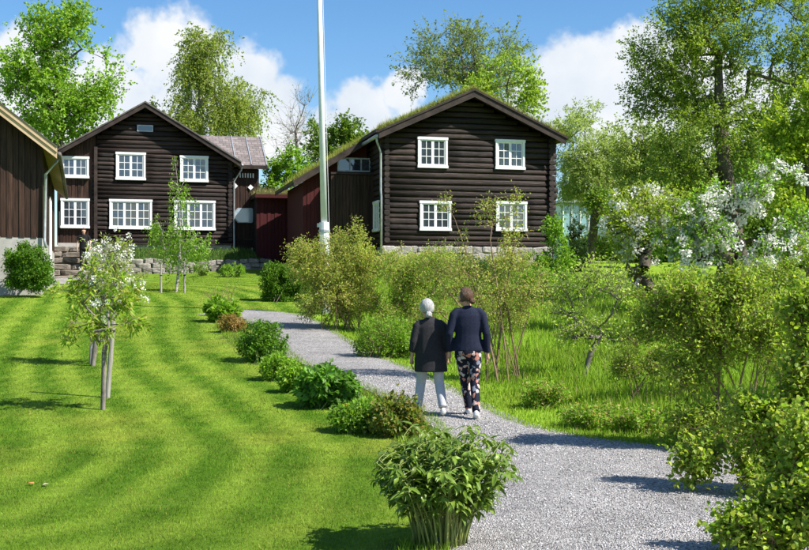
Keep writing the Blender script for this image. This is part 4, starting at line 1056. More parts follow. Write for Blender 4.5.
# ------------------------------------------------------------------ garden shrubs and small trees
WHITE = [(.88, .87, .83), (.90, .89, .86), (.86, .81, .78)]
def fruit(name, label, basepx, d, ells, n, seed, blossom, **kw):
    b = at(basepx, d)
    return plant(name, label, 'tree', b, ells, n, kw.pop('leaf', .065), kw.pop('cols', G_FRESH), seed, kw.pop('group', 'blossoming fruit trees'), kw.pop('tr', .12), blossom=blossom, twigs=kw.pop('twigs', 5), per=kw.pop('per', 8), tlen=.35, asp=.6, step=.28, twig_mesh=True, tip_r=.006, gap=kw.pop('gap', .42), gscale=1.1, wob=.28, **kw)
fruit('apple_tree', 'white-blossoming apple tree with dark forked trunk at right', 724, 21.5, [ell(735, 235, 42, 40, 21.5), ell(700, 205, 26, 26, 21.5), ell(770, 190, 30, 30, 21.5), ell(690, 245, 34, 24, 21.5), ell(790, 235, 30, 30, 21.5), ell(750, 268, 50, 16, 21.5)], 210, 21, (190, 44, .105, .055, WHITE, .10), stem_h=1.2, k=7)
fruit('apple_tree', 'blossoming apple tree left of the forked one with low branches', 668, 23.5, [ell(650, 205, 38, 24, 23.5), ell(672, 240, 34, 26, 23.5), ell(635, 235, 24, 20, 23.5), ell(660, 270, 30, 18, 23.5), ell(618, 222, 16, 14, 23.5)], 190, 22, (120, 44, .10, .055, WHITE, .10), stem_h=1.0, k=7, cols=G_YEL)
fruit('fruit_tree', 'small sparse fruit tree with forked grey trunk in the meadow', 585, 17.6, [ell(570, 300, 22, 24, 17.6), ell(600, 290, 24, 24, 17.6), ell(585, 325, 26, 18, 17.6), ell(618, 312, 14, 18, 17.6)], 130, 23, None, leaf=.05, cols=[(.22, .29, .06), (.27, .32, .08), (.18, .25, .05)], tr=.045, twigs=4, per=6, stem_h=.45, group='small fruit trees', trunk_mat=M_BARK_GREY)
# young trees on the lawn
t1 = gp(103, 410); d1 = t1[1]
plant('sapling_tree', 'young lawn tree with narrow bronze-tinged leaves tied to a stake', 'tree', t1, [ell(78, 295, 22, 16, d1), ell(125, 300, 24, 14, d1), ell(105, 322, 44, 13, d1), ell(110, 278, 22, 16, d1), ell(72, 332, 16, 9, d1), ell(138, 326, 13, 8, d1)], 44, .10, [(.18, .24, .045), (.14, .20, .03), (.24, .23, .07), (.16, .23, .035)], 31, None, .034, stem_h=.78,
      twigs=4, per=8, tlen=.17, asp=.32, step=.14, twig_mesh=True, tip_r=.005, trunk_mat=M_BARK_GREY, k=7, jit=.015, wob=.22, drop=.12, upb=0.0)
t2 = gp(93, 366); d2 = t2[1]
plant('blossom_sapling', 'young white-blossoming tree behind the staked sapling on the lawn', 'tree', t2, [ell(108, 262, 24, 24, d2), ell(95, 285, 18, 16, d2), ell(122, 285, 20, 16, d2), ell(100, 305, 18, 12, d2)], 100, .06, [(.17, .20, .06), (.21, .24, .08)], 32, None, .045, stem_h=1.1, twigs=4, per=6, tlen=.22, asp=.45, step=.2, twig_mesh=True, tip_r=.005,
      trunk_mat=M_BARK_GREY, blossom=(190, 18, .045, .03, WHITE, .12), k=7)
t3 = gp(176, 292); d3 = t3[1]
plant('young_birch', 'slender young birch with hanging leaves between support posts', 'tree', t3, [ell(172, 165, 5, 18, d3), ell(178, 195, 13, 20, d3), ell(168, 225, 20, 16, d3), ell(190, 235, 20, 16, d3), ell(178, 250, 26, 12, d3)], 75, .075, [(.12, .20, .03), (.16, .24, .04), (.09, .16, .025)], 33, None, .05, stem_h=3.7, twigs=5, per=11, tlen=.45, asp=.6, drop=1.2, step=.3, tip_r=.006, trunk_mat=M_BIRCH, out=.4)
def stake(p, h, r, label, lean=(0, 0)):
    o = empty('tree_stake', tuple(p)); tag(o, label, 'stake', 'tree stakes')
    MB().tube([(0, 0, -.1), (lean[0] * .5, lean[1] * .5, h * .5), (lean[0], lean[1], h)], [r, r, r * .95], 9).build('post', M_STAKE, o, smooth=False)
    b = MB().tube([(lean[0] * .55 - .0, lean[1] * .55, h * .55), (lean[0] * .55, lean[1] * .55, h * .55 + .03)], r * 1.15, 9).build('tie', M_TRIM, o)
p = gp(107, 398); stake(p, (398 - 278) / F * p[1], .034, 'grey wooden stake leaning beside the staked sapling', (.14, 0))
p = gp(91, 364); stake(p, (364 - 262) / F * p[1], .036, 'grey wooden stake beside the blossoming sapling', (.06, 0))
for px, lb in ((161, 'leftmost support post of the young birch'), (184.5, 'rightmost support post of the young birch')):
    p = gp(px, 293); stake(p, (293 - 262) / F * p[1], .035, lb)

# bushes
plant('round_bush', 'dense rounded green bush against the barn foundation', 'bush', gp(28, 289), [ell(28, 266, 21, 20, 30, 0), ell(22, 260, 15, 14, 30), ell(34, 275, 18, 14, 30), ell(24, 280, 18, 9, 30)], 300, .06, [(.06, .13, .015), (.09, .17, .02), (.05, .10, .012)], 51, None, .03, stems=9, spread=.3, twigs=9, per=9, tlen=.16, step=.25, shell=.3, part='stems', leafpart='foliage')
hd = gp(284, 302)
plant('clipped_hedge', 'clipped block-shaped green hedge bush above the path', 'hedge', hd, [ell(274, 284, 12, 18, hd[1] + .3), ell(284, 283, 14, 19, hd[1] + .3), ell(297, 284, 12, 18, hd[1] + .3), ell(270, 272, 7, 7, hd[1] + .3), ell(300, 272, 8, 7, hd[1] + .3), ell(270, 297, 8, 5, hd[1] + .3), ell(286, 298, 14, 5, hd[1] + .3)], 330, .055, [(.065, .13, .015), (.10, .18, .02), (.05, .105, .012)], 52, None, .03, stems=9, spread=.4, twigs=9, per=9, tlen=.15, step=.25, shell=.3, part='stems', leafpart='foliage')

def shrub(name, label, base, ells, n, leaf, cols, seed, cat='shrub', **kw):
    a = dict(trunk_r=.022, stems=12, spread=.3, twigs=5, per=7, tlen=.28, asp=.55, step=.2, twig_mesh=True, tip_r=.0035, trunk_mat=M_STEM, part='stems', leafpart='foliage', gap=.3, gscale=1.3)
    a.update(kw); return plant(name, label, cat, base, ells, n, leaf, cols, seed, **a)
b0 = gp(345, 330); D0 = b0[1]
G_RUST = [(.24, .26, .075), (.28, .29, .10), (.20, .24, .06), (.30, .24, .11), (.17, .22, .05)]
shrub('spirea_shrub', 'big airy yellow-green shrub in front of the flagpole base', b0, [ell(345, 270, 34, 34, D0), ell(318, 270, 26, 24, D0), ell(372, 258, 24, 26, D0), ell(340, 300, 40, 24, D0), ell(305, 256, 14, 14, D0), ell(362, 235, 16, 12, D0)], 520, .045, G_RUST, 61, stems=30, spread=.6, twigs=8, per=9, group='shrubs along the path')
b0 = gp(408, 332); D0 = b0[1]
shrub('spirea_shrub', 'airy shrub behind the white-haired walker', b0, [ell(400, 285, 30, 26, D0), ell(425, 270, 26, 20, D0), ell(405, 315, 34, 18, D0), ell(385, 300, 20, 20, D0)], 380, .045, G_RUST + G_FRESH, 62, stems=18, spread=.6, twigs=6, per=8, group='shrubs along the path')
b0 = gp(385, 358); D0 = b0[1]
shrub('green_shrub', 'low fresh green leafy shrub at the path edge left of the walkers', b0, [ell(385, 336, 26, 18, D0), ell(405, 345, 24, 18, D0), ell(370, 346, 14, 12, D0)], 200, .04, G_FRESH, 63, stems=14, spread=.5, tlen=.14, twigs=7, per=7, group='shrubs along the path')
b0 = gp(505, 382); D0 = b0[1]
shrub('rose_shrub', 'tall sparse shrub with bare brown stems right of the walkers', b0, [ell(490, 290, 30, 34, D0), ell(520, 285, 24, 36, D0), ell(470, 250, 14, 24, D0), ell(505, 240, 22, 24, D0), ell(535, 300, 14, 24, D0), ell(488, 215, 12, 18, D0), ell(515, 205, 8, 14, D0), ell(455, 285, 14, 30, D0), ell(445, 205, 8, 10, D0, .5)], 300, .036, G_RUST, 64, stems=22, spread=.35, twigs=4, per=6, tlen=.2, trunk_r=.02, group='shrubs along the path', gap=.2)
b0 = gp(475, 352); D0 = b0[1] + 2
shrub('green_shrub', 'leafy green shrub behind the tall sparse rose shrub', at(470, D0), [ell(465, 300, 30, 26, D0), ell(440, 320, 30, 20, D0), ell(500, 318, 26, 20, D0), ell(440, 268, 20, 20, D0)], 210, .042, G_FRESH + G_RUST, 65, stems=14, spread=.6, group='shrubs along the path')
b0 = at(430, 33); D0 = 33
shrub('lilac_bush', 'pale green bush along the turf house foundation', b0, [ell(420, 272, 34, 10, D0), ell(460, 270, 30, 12, D0), ell(500, 276, 30, 10, D0)], 170, .06, G_RUST + G_FRESH, 66, stems=14, spread=1.2, group='shrubs along the path')
b0 = at(530, 30); D0 = 30
shrub('lilac_bush', 'green bush left of the small sparse fruit tree', b0, [ell(530, 280, 26, 14, D0), ell(560, 286, 22, 12, D0), ell(610, 283, 24, 12, D0)], 150, .055, G_FRESH, 67, stems=12, spread=1.0, group='shrubs along the path')
b0 = at(650, 27); D0 = 27
shrub('currant_bush', 'leafy green bush under the blossoming apple trees', b0, [ell(630, 288, 26, 12, D0), ell(665, 290, 26, 14, D0), ell(700, 292, 22, 14, D0)], 170, .05, G_FRESH + G_YEL, 68, stems=12, spread=.9, group='shrubs along the path')
b0 = at(650, 16.5); D0 = 16.5
# right foreground
G_FORE = [(.14, .20, .03), (.20, .25, .045), (.10, .16, .025), (.25, .27, .06), (.17, .22, .035)]
b0 = gp(738, 452); D0 = b0[1]
shrub('spindle_shrub', 'large arching shrub with dark stems beside the path at right', b0, [ell(715, 330, 50, 40, D0), ell(765, 340, 50, 50, D0), ell(690, 300, 40, 24, D0), ell(680, 380, 34, 24, D0), ell(745, 390, 50, 34, D0), ell(790, 390, 30, 50, D0), ell(640, 345, 26, 14, D0), ell(740, 290, 40, 20, D0), ell(660, 320, 26, 20, D0), ell(700, 425, 34, 18, D0), ell(770, 430, 40, 24, D0), ell(800, 310, 30, 40, D0), ell(780, 270, 30, 20, D0)], 900, .04, G_FORE, 71, stems=30, spread=.28, twigs=5, per=7, tlen=.2, trunk_r=.02, group='foreground shrubs', rnd6=True, step=.16, k=6, gap=.36, shell=.7, upb=.7)
b0 = at(800, 9.4); D0 = 9.4
shrub('currant_shrub', 'broad-leaved bright shrub at the right edge over the path', b0, [ell(790, 450, 36, 50, D0), ell(745, 470, 40, 26, D0), ell(700, 468, 22, 16, D0), ell(806, 390, 30, 56, D0), ell(806, 320, 22, 40, D0), ell(760, 420, 30, 20, D0), ell(715, 455, 30, 10, D0)], 520, .040, G_FORE, 72, stems=18, spread=.25, twigs=5, per=7, tlen=.15, trunk_r=.018, asp=.8, group='foreground shrubs', rnd6=True, step=.12, k=6, gap=.36, shell=.7, upb=.7)
b0 = at(806, 7.2); D0 = 7.2
shrub('currant_shrub', 'nearest bright green shrub in the bottom right corner', b0, [ell(800, 505, 40, 40, D0), ell(765, 530, 36, 26, D0), ell(735, 528, 26, 10, D0), ell(800, 450, 16, 40, D0)], 330, .038, G_FORE, 73, stems=14, spread=.15, twigs=5, per=7, tlen=.12, trunk_r=.015, asp=.8, group='foreground shrubs', rnd6=True, step=.1, k=6, gap=.33, shell=.7, upb=.7)

b0 = at(640, 15.2); D0 = 15.2
shrub('young_rose_shrub', 'loose lime green shrub between fruit tree and arching shrub', b0, [ell(640, 330, 22, 24, D0), ell(655, 360, 24, 24, D0), ell(625, 365, 18, 20, D0), ell(675, 335, 20, 24, D0)], 150, .036, G_FORE, 74, stems=14, spread=.3, twigs=5, per=6, tlen=.2, trunk_r=.012, group='foreground shrubs', gap=.36, shell=.7, upb=.7)
b0 = at(790, 15); D0 = 15
shrub('young_rose_shrub', 'tall lime green shrub behind the arching shrub at right edge', b0, [ell(780, 300, 34, 36, D0), ell(810, 270, 26, 30, D0), ell(800, 350, 34, 40, D0), ell(745, 315, 24, 26, D0)], 300, .042, G_FORE, 75, stems=20, spread=.4, twigs=5, per=7, tlen=.22, trunk_r=.014, group='foreground shrubs', gap=.36, shell=.7, upb=.7)
# greenery against the turf house foundation
for i, (px, d, h, lb) in enumerate(((400, 40, 26, 'pale green bush at the left corner of the turf house foundation'), (440, 40, 24, 'pale green bush under the lower left window of turf house'), (480, 40, 22, 'pale green bush between the lower windows of turf house'), (520, 40, 24, 'pale green bush under the lower right window of turf house'))):
    b_ = at(px, d); yb = HY - (b_[2] - EYE) / d * F
    shrub('foundation_bush', lb, b_, [ell(px, yb - h * .5, 22, h * .5, d), ell(px + 10, yb - h * .7, 14, h * .4, d), ell(px - 12, yb - h * .7, 12, h * .45, d)], 110, .075, G_RUST, 120 + i, stems=9, spread=.5, twigs=5, per=7, tlen=.35, group='bushes at the foundation', step=.3, tip_r=.005)
# border plants left of the path
def mound(name, label, px, py, w, h, seed, leaf=.05, cols=G_FRESH, asp=.5, n=110, **kw):
    b = gp(px, py); d = b[1]; k = dict(stems=12, spread=w / F * d * .4, tlen=.09, twigs=6, per=7, step=.12, trunk_mat=M_GREENSTEM, gap=0, tip_r=.003, trunk_r=.012, group='border plants', shell=.35, twig_mesh=False); k.update(kw)
    return shrub(name, label, b, [ell(px, py - h * .50, w * .46, h * .46, d), ell(px - w * .18, py - h * .42, w * .28, h * .36, d), ell(px + w * .2, py - h * .42, w * .28, h * .38, d)], n, leaf, cols, seed, 'plant', **k)
mound('shrubby_peony', 'rounded mid-green mound at the path edge, largest of the border', 263, 362, 50, 42, 81, .05, [(.075, .15, .02), (.10, .19, .025), (.055, .11, .018)], n=170)
mound('border_perennial', 'low leafy perennial below the rounded mound', 280, 380, 40, 26, 82, .05, G_FRESH, n=110)
mound('border_perennial', 'bright leaved perennial in the middle of the border', 298, 392, 34, 24, 83, .06, G_FRESH, n=90)
mound('lance_leaved_perennial', 'clump of long-leaved green perennial between path and lawn', 328, 407, 54, 40, 84, .11, [(.07, .15, .03), (.10, .20, .04), (.06, .12, .025)], .28, n=120, drop=.3)
mound('border_perennial', 'low green plant with orange flowers beside the peony', 355, 432, 44, 26, 85, .05, [(.09, .17, .03), (.14, .22, .03)], n=110, blossom=(10, 10, .025, .025, [(.75, .28, .05), (.7, .4, .08)], .04))
mound('bronze_perennial', 'bronze-tinged leafy plant left of the walkers feet', 396, 436, 50, 38, 86, .055, [(.10, .13, .03), (.15, .12, .05), (.09, .15, .03), (.17, .16, .05)], n=130)
mound('border_perennial', 'ground-hugging plant between the two border clumps', 372, 420, 34, 18, 87, .045, G_FRESH, n=70)
mound('red_leaved_plant', 'low reddish-leaved plant at the upper end of the border', 232, 332, 28, 16, 88, .05, [(.20, .12, .06), (.16, .14, .05), (.24, .15, .08)], n=60)
mound('iris_clump', 'upright green strappy clump at the upper end of the border', 222, 322, 34, 22, 89, .13, G_FRESH, .2, n=60, upb=1.2)
mound('bare_twig_shrub', 'small twiggy pale shrub above the strappy clump', 222, 306, 40, 24, 90, .035, G_RUST, n=34, twig_mesh=True, trunk_mat=M_STEM, per=3, twigs=4, tlen=.25)
mound('foot_plant', 'leafy plant at the right foot of the dry stone wall', 232, 277, 26, 14, 91, .06, G_FRESH, n=50)
mound('foot_plant', 'small leafy plant in the dry stone wall below the birch', 200, 276, 18, 10, 92, .05, G_MID, n=40)
for i, (px, py, w, h) in enumerate(((590, 428, 60, 24), (545, 408, 44, 26), (640, 432, 50, 22), (690, 440, 40, 26))):
    mound('meadow_herb', ('dry-stalked weeds below the small fruit tree', 'leafy weeds below the sparse rose shrub', 'leafy weeds at the meadow edge', 'leafy weeds left of the arching shrub')[i], px, py, w, h, 95 + i, .04, G_FRESH + [(.26, .2, .1)], n=70, group='meadow weeds', twig_mesh=True)

# ------------------------------------------------------------------ foreground peony with countable leaves
def peony():
    rng = np.random.RandomState(77); b = gp(441, 546); d = b[1]; k = d / F
    root = empty('peony_bush', tuple(b)); tag(root, 'large bushy peony clump with green stems in the foreground', 'plant')
    H = 138 * k; Wd = 94 * k
    def leafmesh(bend, wid):
        n = 5; V = []; c = [0, .45, .5, .34, 0.0]
        for i in range(n):
            t = i / (n - 1); y = t * math.cos(bend * t); z = -t * t * math.sin(bend) * .6
            w = wid * c[i]
            V += [(-w, y, z + w * .35), (0, y, z), (w, y, z + w * .35)]
        Fc = []
        for i in range(n - 1):
            for j in range(2): a = i * 3 + j; Fc.append((a, a + 1, a + 4, a + 3))
        V = np.array(V); 
        return V, np.array(Fc)
    kinds = [leafmesh(.35, .23), leafmesh(.7, .20), leafmesh(1.0, .25)]
    meshes = []
    for i, (V, Fc) in enumerate(kinds):
        me = np_mesh('leaf', V, Fc, np.tile(np.array([(.17, .27, .035), (.13, .22, .03), (.22, .32, .045)][i]), (len(V), 1)), True); me.materials.append(M_PEONY); meshes.append(me)
    stems = MB(); items = []
    for s in range(84):
        a = rng.rand() * 6.28; r0 = .20 * math.sqrt(rng.rand()); r1 = Wd * (.15 + .78 * math.sqrt(rng.rand())); a1 = a + rng.normal(0, .3)
        h = H * (.98 - .34 * (r1 / Wd) ** 2) * rng.uniform(.74, 1.0)
        p0 = np.array([math.cos(a) * r0, math.sin(a) * r0, -.03]); p2 = np.array([math.cos(a1) * r1 * .85, math.sin(a1) * r1 * .85, h * .9]); p1 = np.array([p0[0] * .6 + p2[0] * .35, p0[1] * .6 + p2[1] * .35, h * .6])
        pts = [(1 - t) ** 2 * p0 + 2 * t * (1 - t) * p1 + t * t * p2 for t in np.linspace(0, 1, 7)]
        stems.tube(pts, [.0075, .0072, .0068, .006, .005, .004, .003], 6)
        for q in range(9):
            t = .34 + .66 * (q + rng.rand()) / 9; p = (1 - t) ** 2 * p0 + 2 * t * (1 - t) * p1 + t * t * p2
            an = q * 2.4 + rng.rand(); od = np.array([math.cos(an), math.sin(an), .25 + .4 * rng.rand()]); od /= np.linalg.norm(od)
            L = rng.uniform(.07, .15); e = p + od * L; stems.tube([p, (p + e) / 2 + [0, 0, .01], e], [.003, .0025, .002], 5, False)
            for m in range(rng.randint(4, 7)):
                ang = (m - 2) * .55 + rng.normal(0, .2); yaw = an + ang - math.pi / 2; pitch = rng.uniform(-.55, .45); le = rng.uniform(.07, .135)
                pos = p + od * L * (1 - .3 * rng.rand()) + [0, 0, .0]
                items.append((pos, Euler((pitch, rng.uniform(-.5, .5), yaw)), le, rng.randint(3)))
    stems.build('stems', M_GREENSTEM, root, smooth=True)
    vis = sorted(items, key=lambda it: it[0][1] + rng.normal(0, .08) - it[0][2] * .2)
    for pos, eu, le, kk in vis[:295]:
        o = bpy.data.objects.new('leaf', meshes[kk]); COL.objects.link(o); o.parent = root; o.location = pos; o.rotation_euler = eu; o.scale = (le, le, le)
    Vs, Fs, Cs, n = [], [], [], 0
    for pos, eu, le, kk in vis[295:]:
        V, Fc = kinds[kk]; R = np.array(eu.to_matrix()); W = (V * le) @ R.T + pos; Vs.append(W); Fs.append(Fc + n); n += len(V)
        Cs.append(np.tile(np.array([(.17, .27, .035), (.13, .22, .03), (.22, .32, .045)][kk]) * rng.uniform(.72, 1.28), (len(V), 1)))
    o = link('foliage', np_mesh('foliage', np.concatenate(Vs), np.concatenate(Fs), np.concatenate(Cs), True), M_PEONY, root); tag(o, kind='stuff')
peony()

# small scraps on the lawn
def scraps():
    for (px, py, c, lb) in ((31, 486, (.48, .22, .06), 'orange dry leaf lying on the lawn'), (45, 487, (.42, .36, .27), 'pale dry leaf lying on the lawn right of the orange one')):
        p = gp(px, py); V, Fc = [], []
        mb = MB().poly([(-.04, -.012, .022), (0, -.03, .028), (.042, -.005, .024), (.01, .026, .03), (0, 0, .034)], [(0, 1, 4), (1, 2, 4), (2, 3, 4), (3, 0, 4)])
        m = mat_noise('dry_leaf', tuple(x * .8 for x in c), c, 20, (1, 1, 1), .8, .2)
        o = mb.build('fallen_leaf', m); o.location = tuple(p); o.rotation_euler = (0, 0, px); tag(o, lb, 'leaf', 'scraps on the lawn')
scraps()

# ------------------------------------------------------------------ people
def mat_cloth(name, c1, c2, scale=60, rough=.85):
    return mat_noise(name, c1, c2, scale, (1, 1, 1), rough, .25, 4, .15, .006)
M_CHAR = mat_cloth('charcoal_knit', (.022, .021, .024), (.038, .036, .040))
M_NAVY = mat_cloth('navy_wool', (.010, .013, .028), (.019, .023, .045))
M_LGREY = mat_cloth('light_grey_cotton', (.42, .42, .46), (.52, .52, .56))
M_BLACK = mat_cloth('black_cotton', (.012, .012, .013), (.02, .02, .022))
M_SHOE = mat_cloth('white_shoe', (.62, .61, .60), (.74, .73, .72), 30)
M_SILVER = mat_noise('silver_hair', (.26, .255, .25), (.62, .61, .59), 34, (3, 3, .35), .5, 1.0, 5, .4, .02)
M_BROWN = mat_noise('brown_hair', (.04, .018, .010), (.17, .085, .045), 34, (3, 3, .35), .45, 1.0, 5, .4, .02)
M_AUBURN = mat_noise('auburn_hair', (.10, .03, .015), (.20, .07, .035), 26, (3, 3, .5), .45, .5, 5, .4, .006)
def mat_floral():
    m, nt, b = new_mat('floral_print'); N, Lk = nt.nodes, nt.links
    tc = N.new('ShaderNodeTexCoord')
    nz = N.new('ShaderNodeTexNoise'); nz.inputs['Scale'].default_value = 22; Lk.new(tc.outputs['Object'], nz.inputs['Vector'])
    wv = N.new('ShaderNodeVectorMath'); wv.operation = 'MULTIPLY_ADD'; Lk.new(nz.outputs['Color'], wv.inputs[0]); wv.inputs[1].default_value = (.06, .06, .06); Lk.new(tc.outputs['Object'], wv.inputs[2])
    v = N.new('ShaderNodeTexVoronoi'); v.inputs['Scale'].default_value = 19; Lk.new(wv.outputs[0], v.inputs['Vector'])
    mask = N.new('ShaderNodeMapRange'); Lk.new(v.outputs['Distance'], mask.inputs[0]); mask.inputs['From Min'].default_value = .62; mask.inputs['From Max'].default_value = .5
    sp = N.new('ShaderNodeSeparateColor'); Lk.new(v.outputs['Color'], sp.inputs[0])
    cr = N.new('ShaderNodeValToRGB'); cr.color_ramp.interpolation = 'CONSTANT'; e = cr.color_ramp.elements
    e[0].position = 0; e[0].color = (.012, .014, .026, 1); e[1].position = .42; e[1].color = (.50, .47, .46, 1)
    for p, c in ((.58, (.45, .20, .15, 1)), (.76, (.20, .22, .28, 1)), (.86, (.55, .40, .36, 1))):
        q = e.new(p); q.color = c
    Lk.new(sp.outputs[0], cr.inputs[0])
    mx = N.new('ShaderNodeMix'); mx.data_type = 'RGBA'; Lk.new(mask.outputs[0], mx.inputs['Factor']); mx.inputs['A'].default_value = (.010, .012, .024, 1); Lk.new(cr.outputs[0], mx.inputs['B'])
    Lk.new(mx.outputs['Result'], b.inputs['Base Color']); b.inputs['Roughness'].default_value = .8; b.inputs['Specular IOR Level'].default_value = .15
    return m
M_FLORAL = mat_floral()

def loft(mb, secs, K=16, cap=True, wrinkle=0.0, rng=None, front=None):
    """rings (centre, rx, ry) along a chain; rx across world x, ry across depth"""
    n = len(secs); b = len(mb.v); C = [Vector(s[0]) for s in secs]
    for i, s in enumerate(secs):
        t = (C[min(i + 1, n - 1)] - C[max(i - 1, 0)]).normalized()
        ax = Vector((1, 0, 0)); ax = (ax - t * ax.dot(t)).normalized(); ay = t.cross(ax)
        for k in range(K):
            an = 2 * math.pi * k / K; w = 1 + (wrinkle * math.sin(an * 3 + i * 1.7) + wrinkle * .7 * math.sin(an * 5 - i * 2.3) if wrinkle else 0)
            mb.v.append(tuple(C[i] + ax * math.cos(an) * s[1] * w + ay * math.sin(an) * s[2] * w))
    for i in range(n - 1):
        for k in range(K): mb.f.append([b + i * K + k, b + i * K + (k + 1) % K, b + (i + 1) * K + (k + 1) % K, b + (i + 1) * K + k])
    if cap: mb.f.append([b + k for k in range(K)]); mb.f.append([b + (n - 1) * K + k for k in reversed(range(K))])
def subd(o, lv=1):
    m = o.modifiers.new('smooth', 'SUBSURF'); m.levels = lv; m.render_levels = lv; o.data.polygons.foreach_set('use_smooth', [True] * len(o.data.polygons)); return o
def fuse(o, vx=.011):
    m = o.modifiers.new('weld', 'REMESH'); m.mode = 'VOXEL'; m.voxel_size = vx; m.use_smooth_shade = True
    m = o.modifiers.new('soften', 'SMOOTH'); m.factor = .5; m.iterations = 7
    return o
def lerp(a, b, t): return tuple(a[i] * (1 - t) + b[i] * t for i in range(3))

def skin_body(J, root, sc=1.0):
    """one continuous skinned body from joints"""
    bm = bmesh.new(); sk = bm.verts.layers.skin.verify(); V = {}
    def v(n, p, r, root_=False):
        x = bm.verts.new(p); x[sk].radius = (r, r) if not isinstance(r, tuple) else r; x[sk].use_root = root_; V[n] = x; return x
    def e(*ns):
        for a, b in zip(ns, ns[1:]): bm.edges.new((V[a], V[b]))
    pel = J['pelvis']; chest = J['chest']; nk = J['neck']; hd = J['head']; fd = Vector(J['face'])
    v('pel', pel, (.105, .085), True); v('waist', lerp(pel, chest, .45), (.10, .08)); v('chest', chest, (.12, .09)); v('neck0', lerp(chest, nk, .75), .055); v('neck', nk, .046)
    h = Vector(hd); v('jaw', h + Vector((0, 0, -.075)) + fd * .012, .062); v('head', h + Vector((0, 0, .0)), .082); v('crown', h + Vector((0, 0, .055)) - fd * .012, .066); v('nose', h + fd * .098 + Vector((0, 0, -.022)), .012)
    sd = Vector((0, 0, 1)).cross(fd)
    v('ear0', h + sd * .082 + Vector((0, 0, -.015)), .014); v('ear1', h - sd * .082 + Vector((0, 0, -.015)), .014)
    v('chin', h + fd * .062 + Vector((0, 0, -.095)), .024)
    e('pel', 'waist', 'chest', 'neck0', 'neck', 'jaw', 'head', 'crown'); e('head', 'nose'); e('head', 'ear0'); e('head', 'ear1'); e('jaw', 'chin')
    for s in ('l', 'r'):
        v('sh' + s, J['sh' + s], .05); v('ua' + s, lerp(J['sh' + s], J['el' + s], .4), .043); v('el' + s, J['el' + s], .036); v('fa' + s, lerp(J['el' + s], J['wr' + s], .4), .034); v('wr' + s, J['wr' + s], (.024, .019))
        w = Vector(J['wr' + s]); d = (w - Vector(J['el' + s])).normalized(); d = (d * .7 + Vector((0, .12, -.7))).normalized()
        v('pm' + s, w + d * .045, (.017, .032)); v('pn' + s, w + d * .08, (.015, .035))
        e('chest', 'sh' + s, 'ua' + s, 'el' + s, 'fa' + s, 'wr' + s, 'pm' + s, 'pn' + s)
        inn = Vector((1 if s == 'l' else -1, 0, 0)); fw = Vector((0, 1, 0))
        for i, (off, ln) in enumerate(((-.028, .062), (-.010, .074), (.009, .078), (.027, .068))):
            b = w + d * .075 + fw * off; nm = 'f%d%s' % (i, s)
            v(nm + 'a', b, .0095, True); v(nm + 'b', b + d * ln * .45 + inn * .004, .0088); v(nm + 'c', b + d * ln * .78 + inn * .018, .008); v(nm + 'd', b + d * ln + inn * .034, .0068); e(nm + 'a', nm + 'b', nm + 'c', nm + 'd')
        b = w + d * .03 + fw * .024; v('t' + s + 'a', b, .011, True); v('t' + s + 'b', b + d * .028 + fw * .022 + inn * .012, .0098); v('t' + s + 'c', b + d * .055 + fw * .028 + inn * .022, .008); e('t' + s + 'a', 't' + s + 'b', 't' + s + 'c')
        v('hp' + s, J['hp' + s], .085); v('th' + s, lerp(J['hp' + s], J['kn' + s], .45), .070); v('kn' + s, J['kn' + s], .050); v('cf' + s, lerp(J['kn' + s], J['an' + s], .35), .050); v('an' + s, J['an' + s], .034)
        a = Vector(J['an' + s]); v('ft' + s, a + Vector(J['toe' + s]) * .10 + Vector((0, 0, -.05)), (.034, .024)); v('to' + s, a + Vector(J['toe' + s]) * .165 + Vector((0, 0, -.06)), (.034, .018))
        e('pel', 'hp' + s, 'th' + s, 'kn' + s, 'cf' + s, 'an' + s, 'ft' + s, 'to' + s)
    me = bpy.data.meshes.new('body'); bm.to_mesh(me); bm.free()
    o = link('body', me, M_SKIN, root); m = o.modifiers.new('skin', 'SKIN'); m.use_smooth_shade = True
    s = o.modifiers.new('smooth', 'SUBSURF'); s.levels = 1; s.render_levels = 1
    return o

def hair(root, J, mat, bun=None, bun_r=.045, back=.0):
    h = Vector(J['head']); fd = Vector(J['face']); sd = Vector((0, 0, 1)).cross(fd); bm = bmesh.new()
    bmesh.ops.create_uvsphere(bm, u_segments=22, v_segments=14, radius=1)
    dele = []
    for v in bm.verts:
        c = v.co.copy(); f = c.y
        if f > .30 and c.z < .45: dele.append(v)
        elif c.z < -.72: dele.append(v)
        wob = 1 + .035 * math.sin(9 * math.atan2(c.x, c.y) + 2 * c.z)
        v.co = h + sd * (-c.x * .096 * wob) + fd * (c.y * .108 * wob - .014) + Vector((0, 0, c.z * .116 + .020))
    bmesh.ops.delete(bm, geom=dele, context='VERTS')
    me = bpy.data.meshes.new('hair'); bm.to_mesh(me); bm.free(); o = link('hair', me, mat, root); m = o.modifiers.new('thick', 'SOLIDIFY'); m.thickness = .012; m.offset = -1; subd(o)
    if bun:
        bm = bmesh.new(); bmesh.ops.create_uvsphere(bm, u_segments=16, v_segments=10, radius=bun_r)
        for v in bm.verts:
            c = v.co; v.co = c * (1 + .09 * math.sin(7 * math.atan2(c.x, c.z) + c.y * 40)); v.co.z *= 1.0
        me = bpy.data.meshes.new('bun'); bm.to_mesh(me); bm.free(); b = link('bun', me, mat, o); b.location = h + fd * bun[0] + sd * bun[1] + Vector((0, 0, bun[2])); subd(b)
    return o

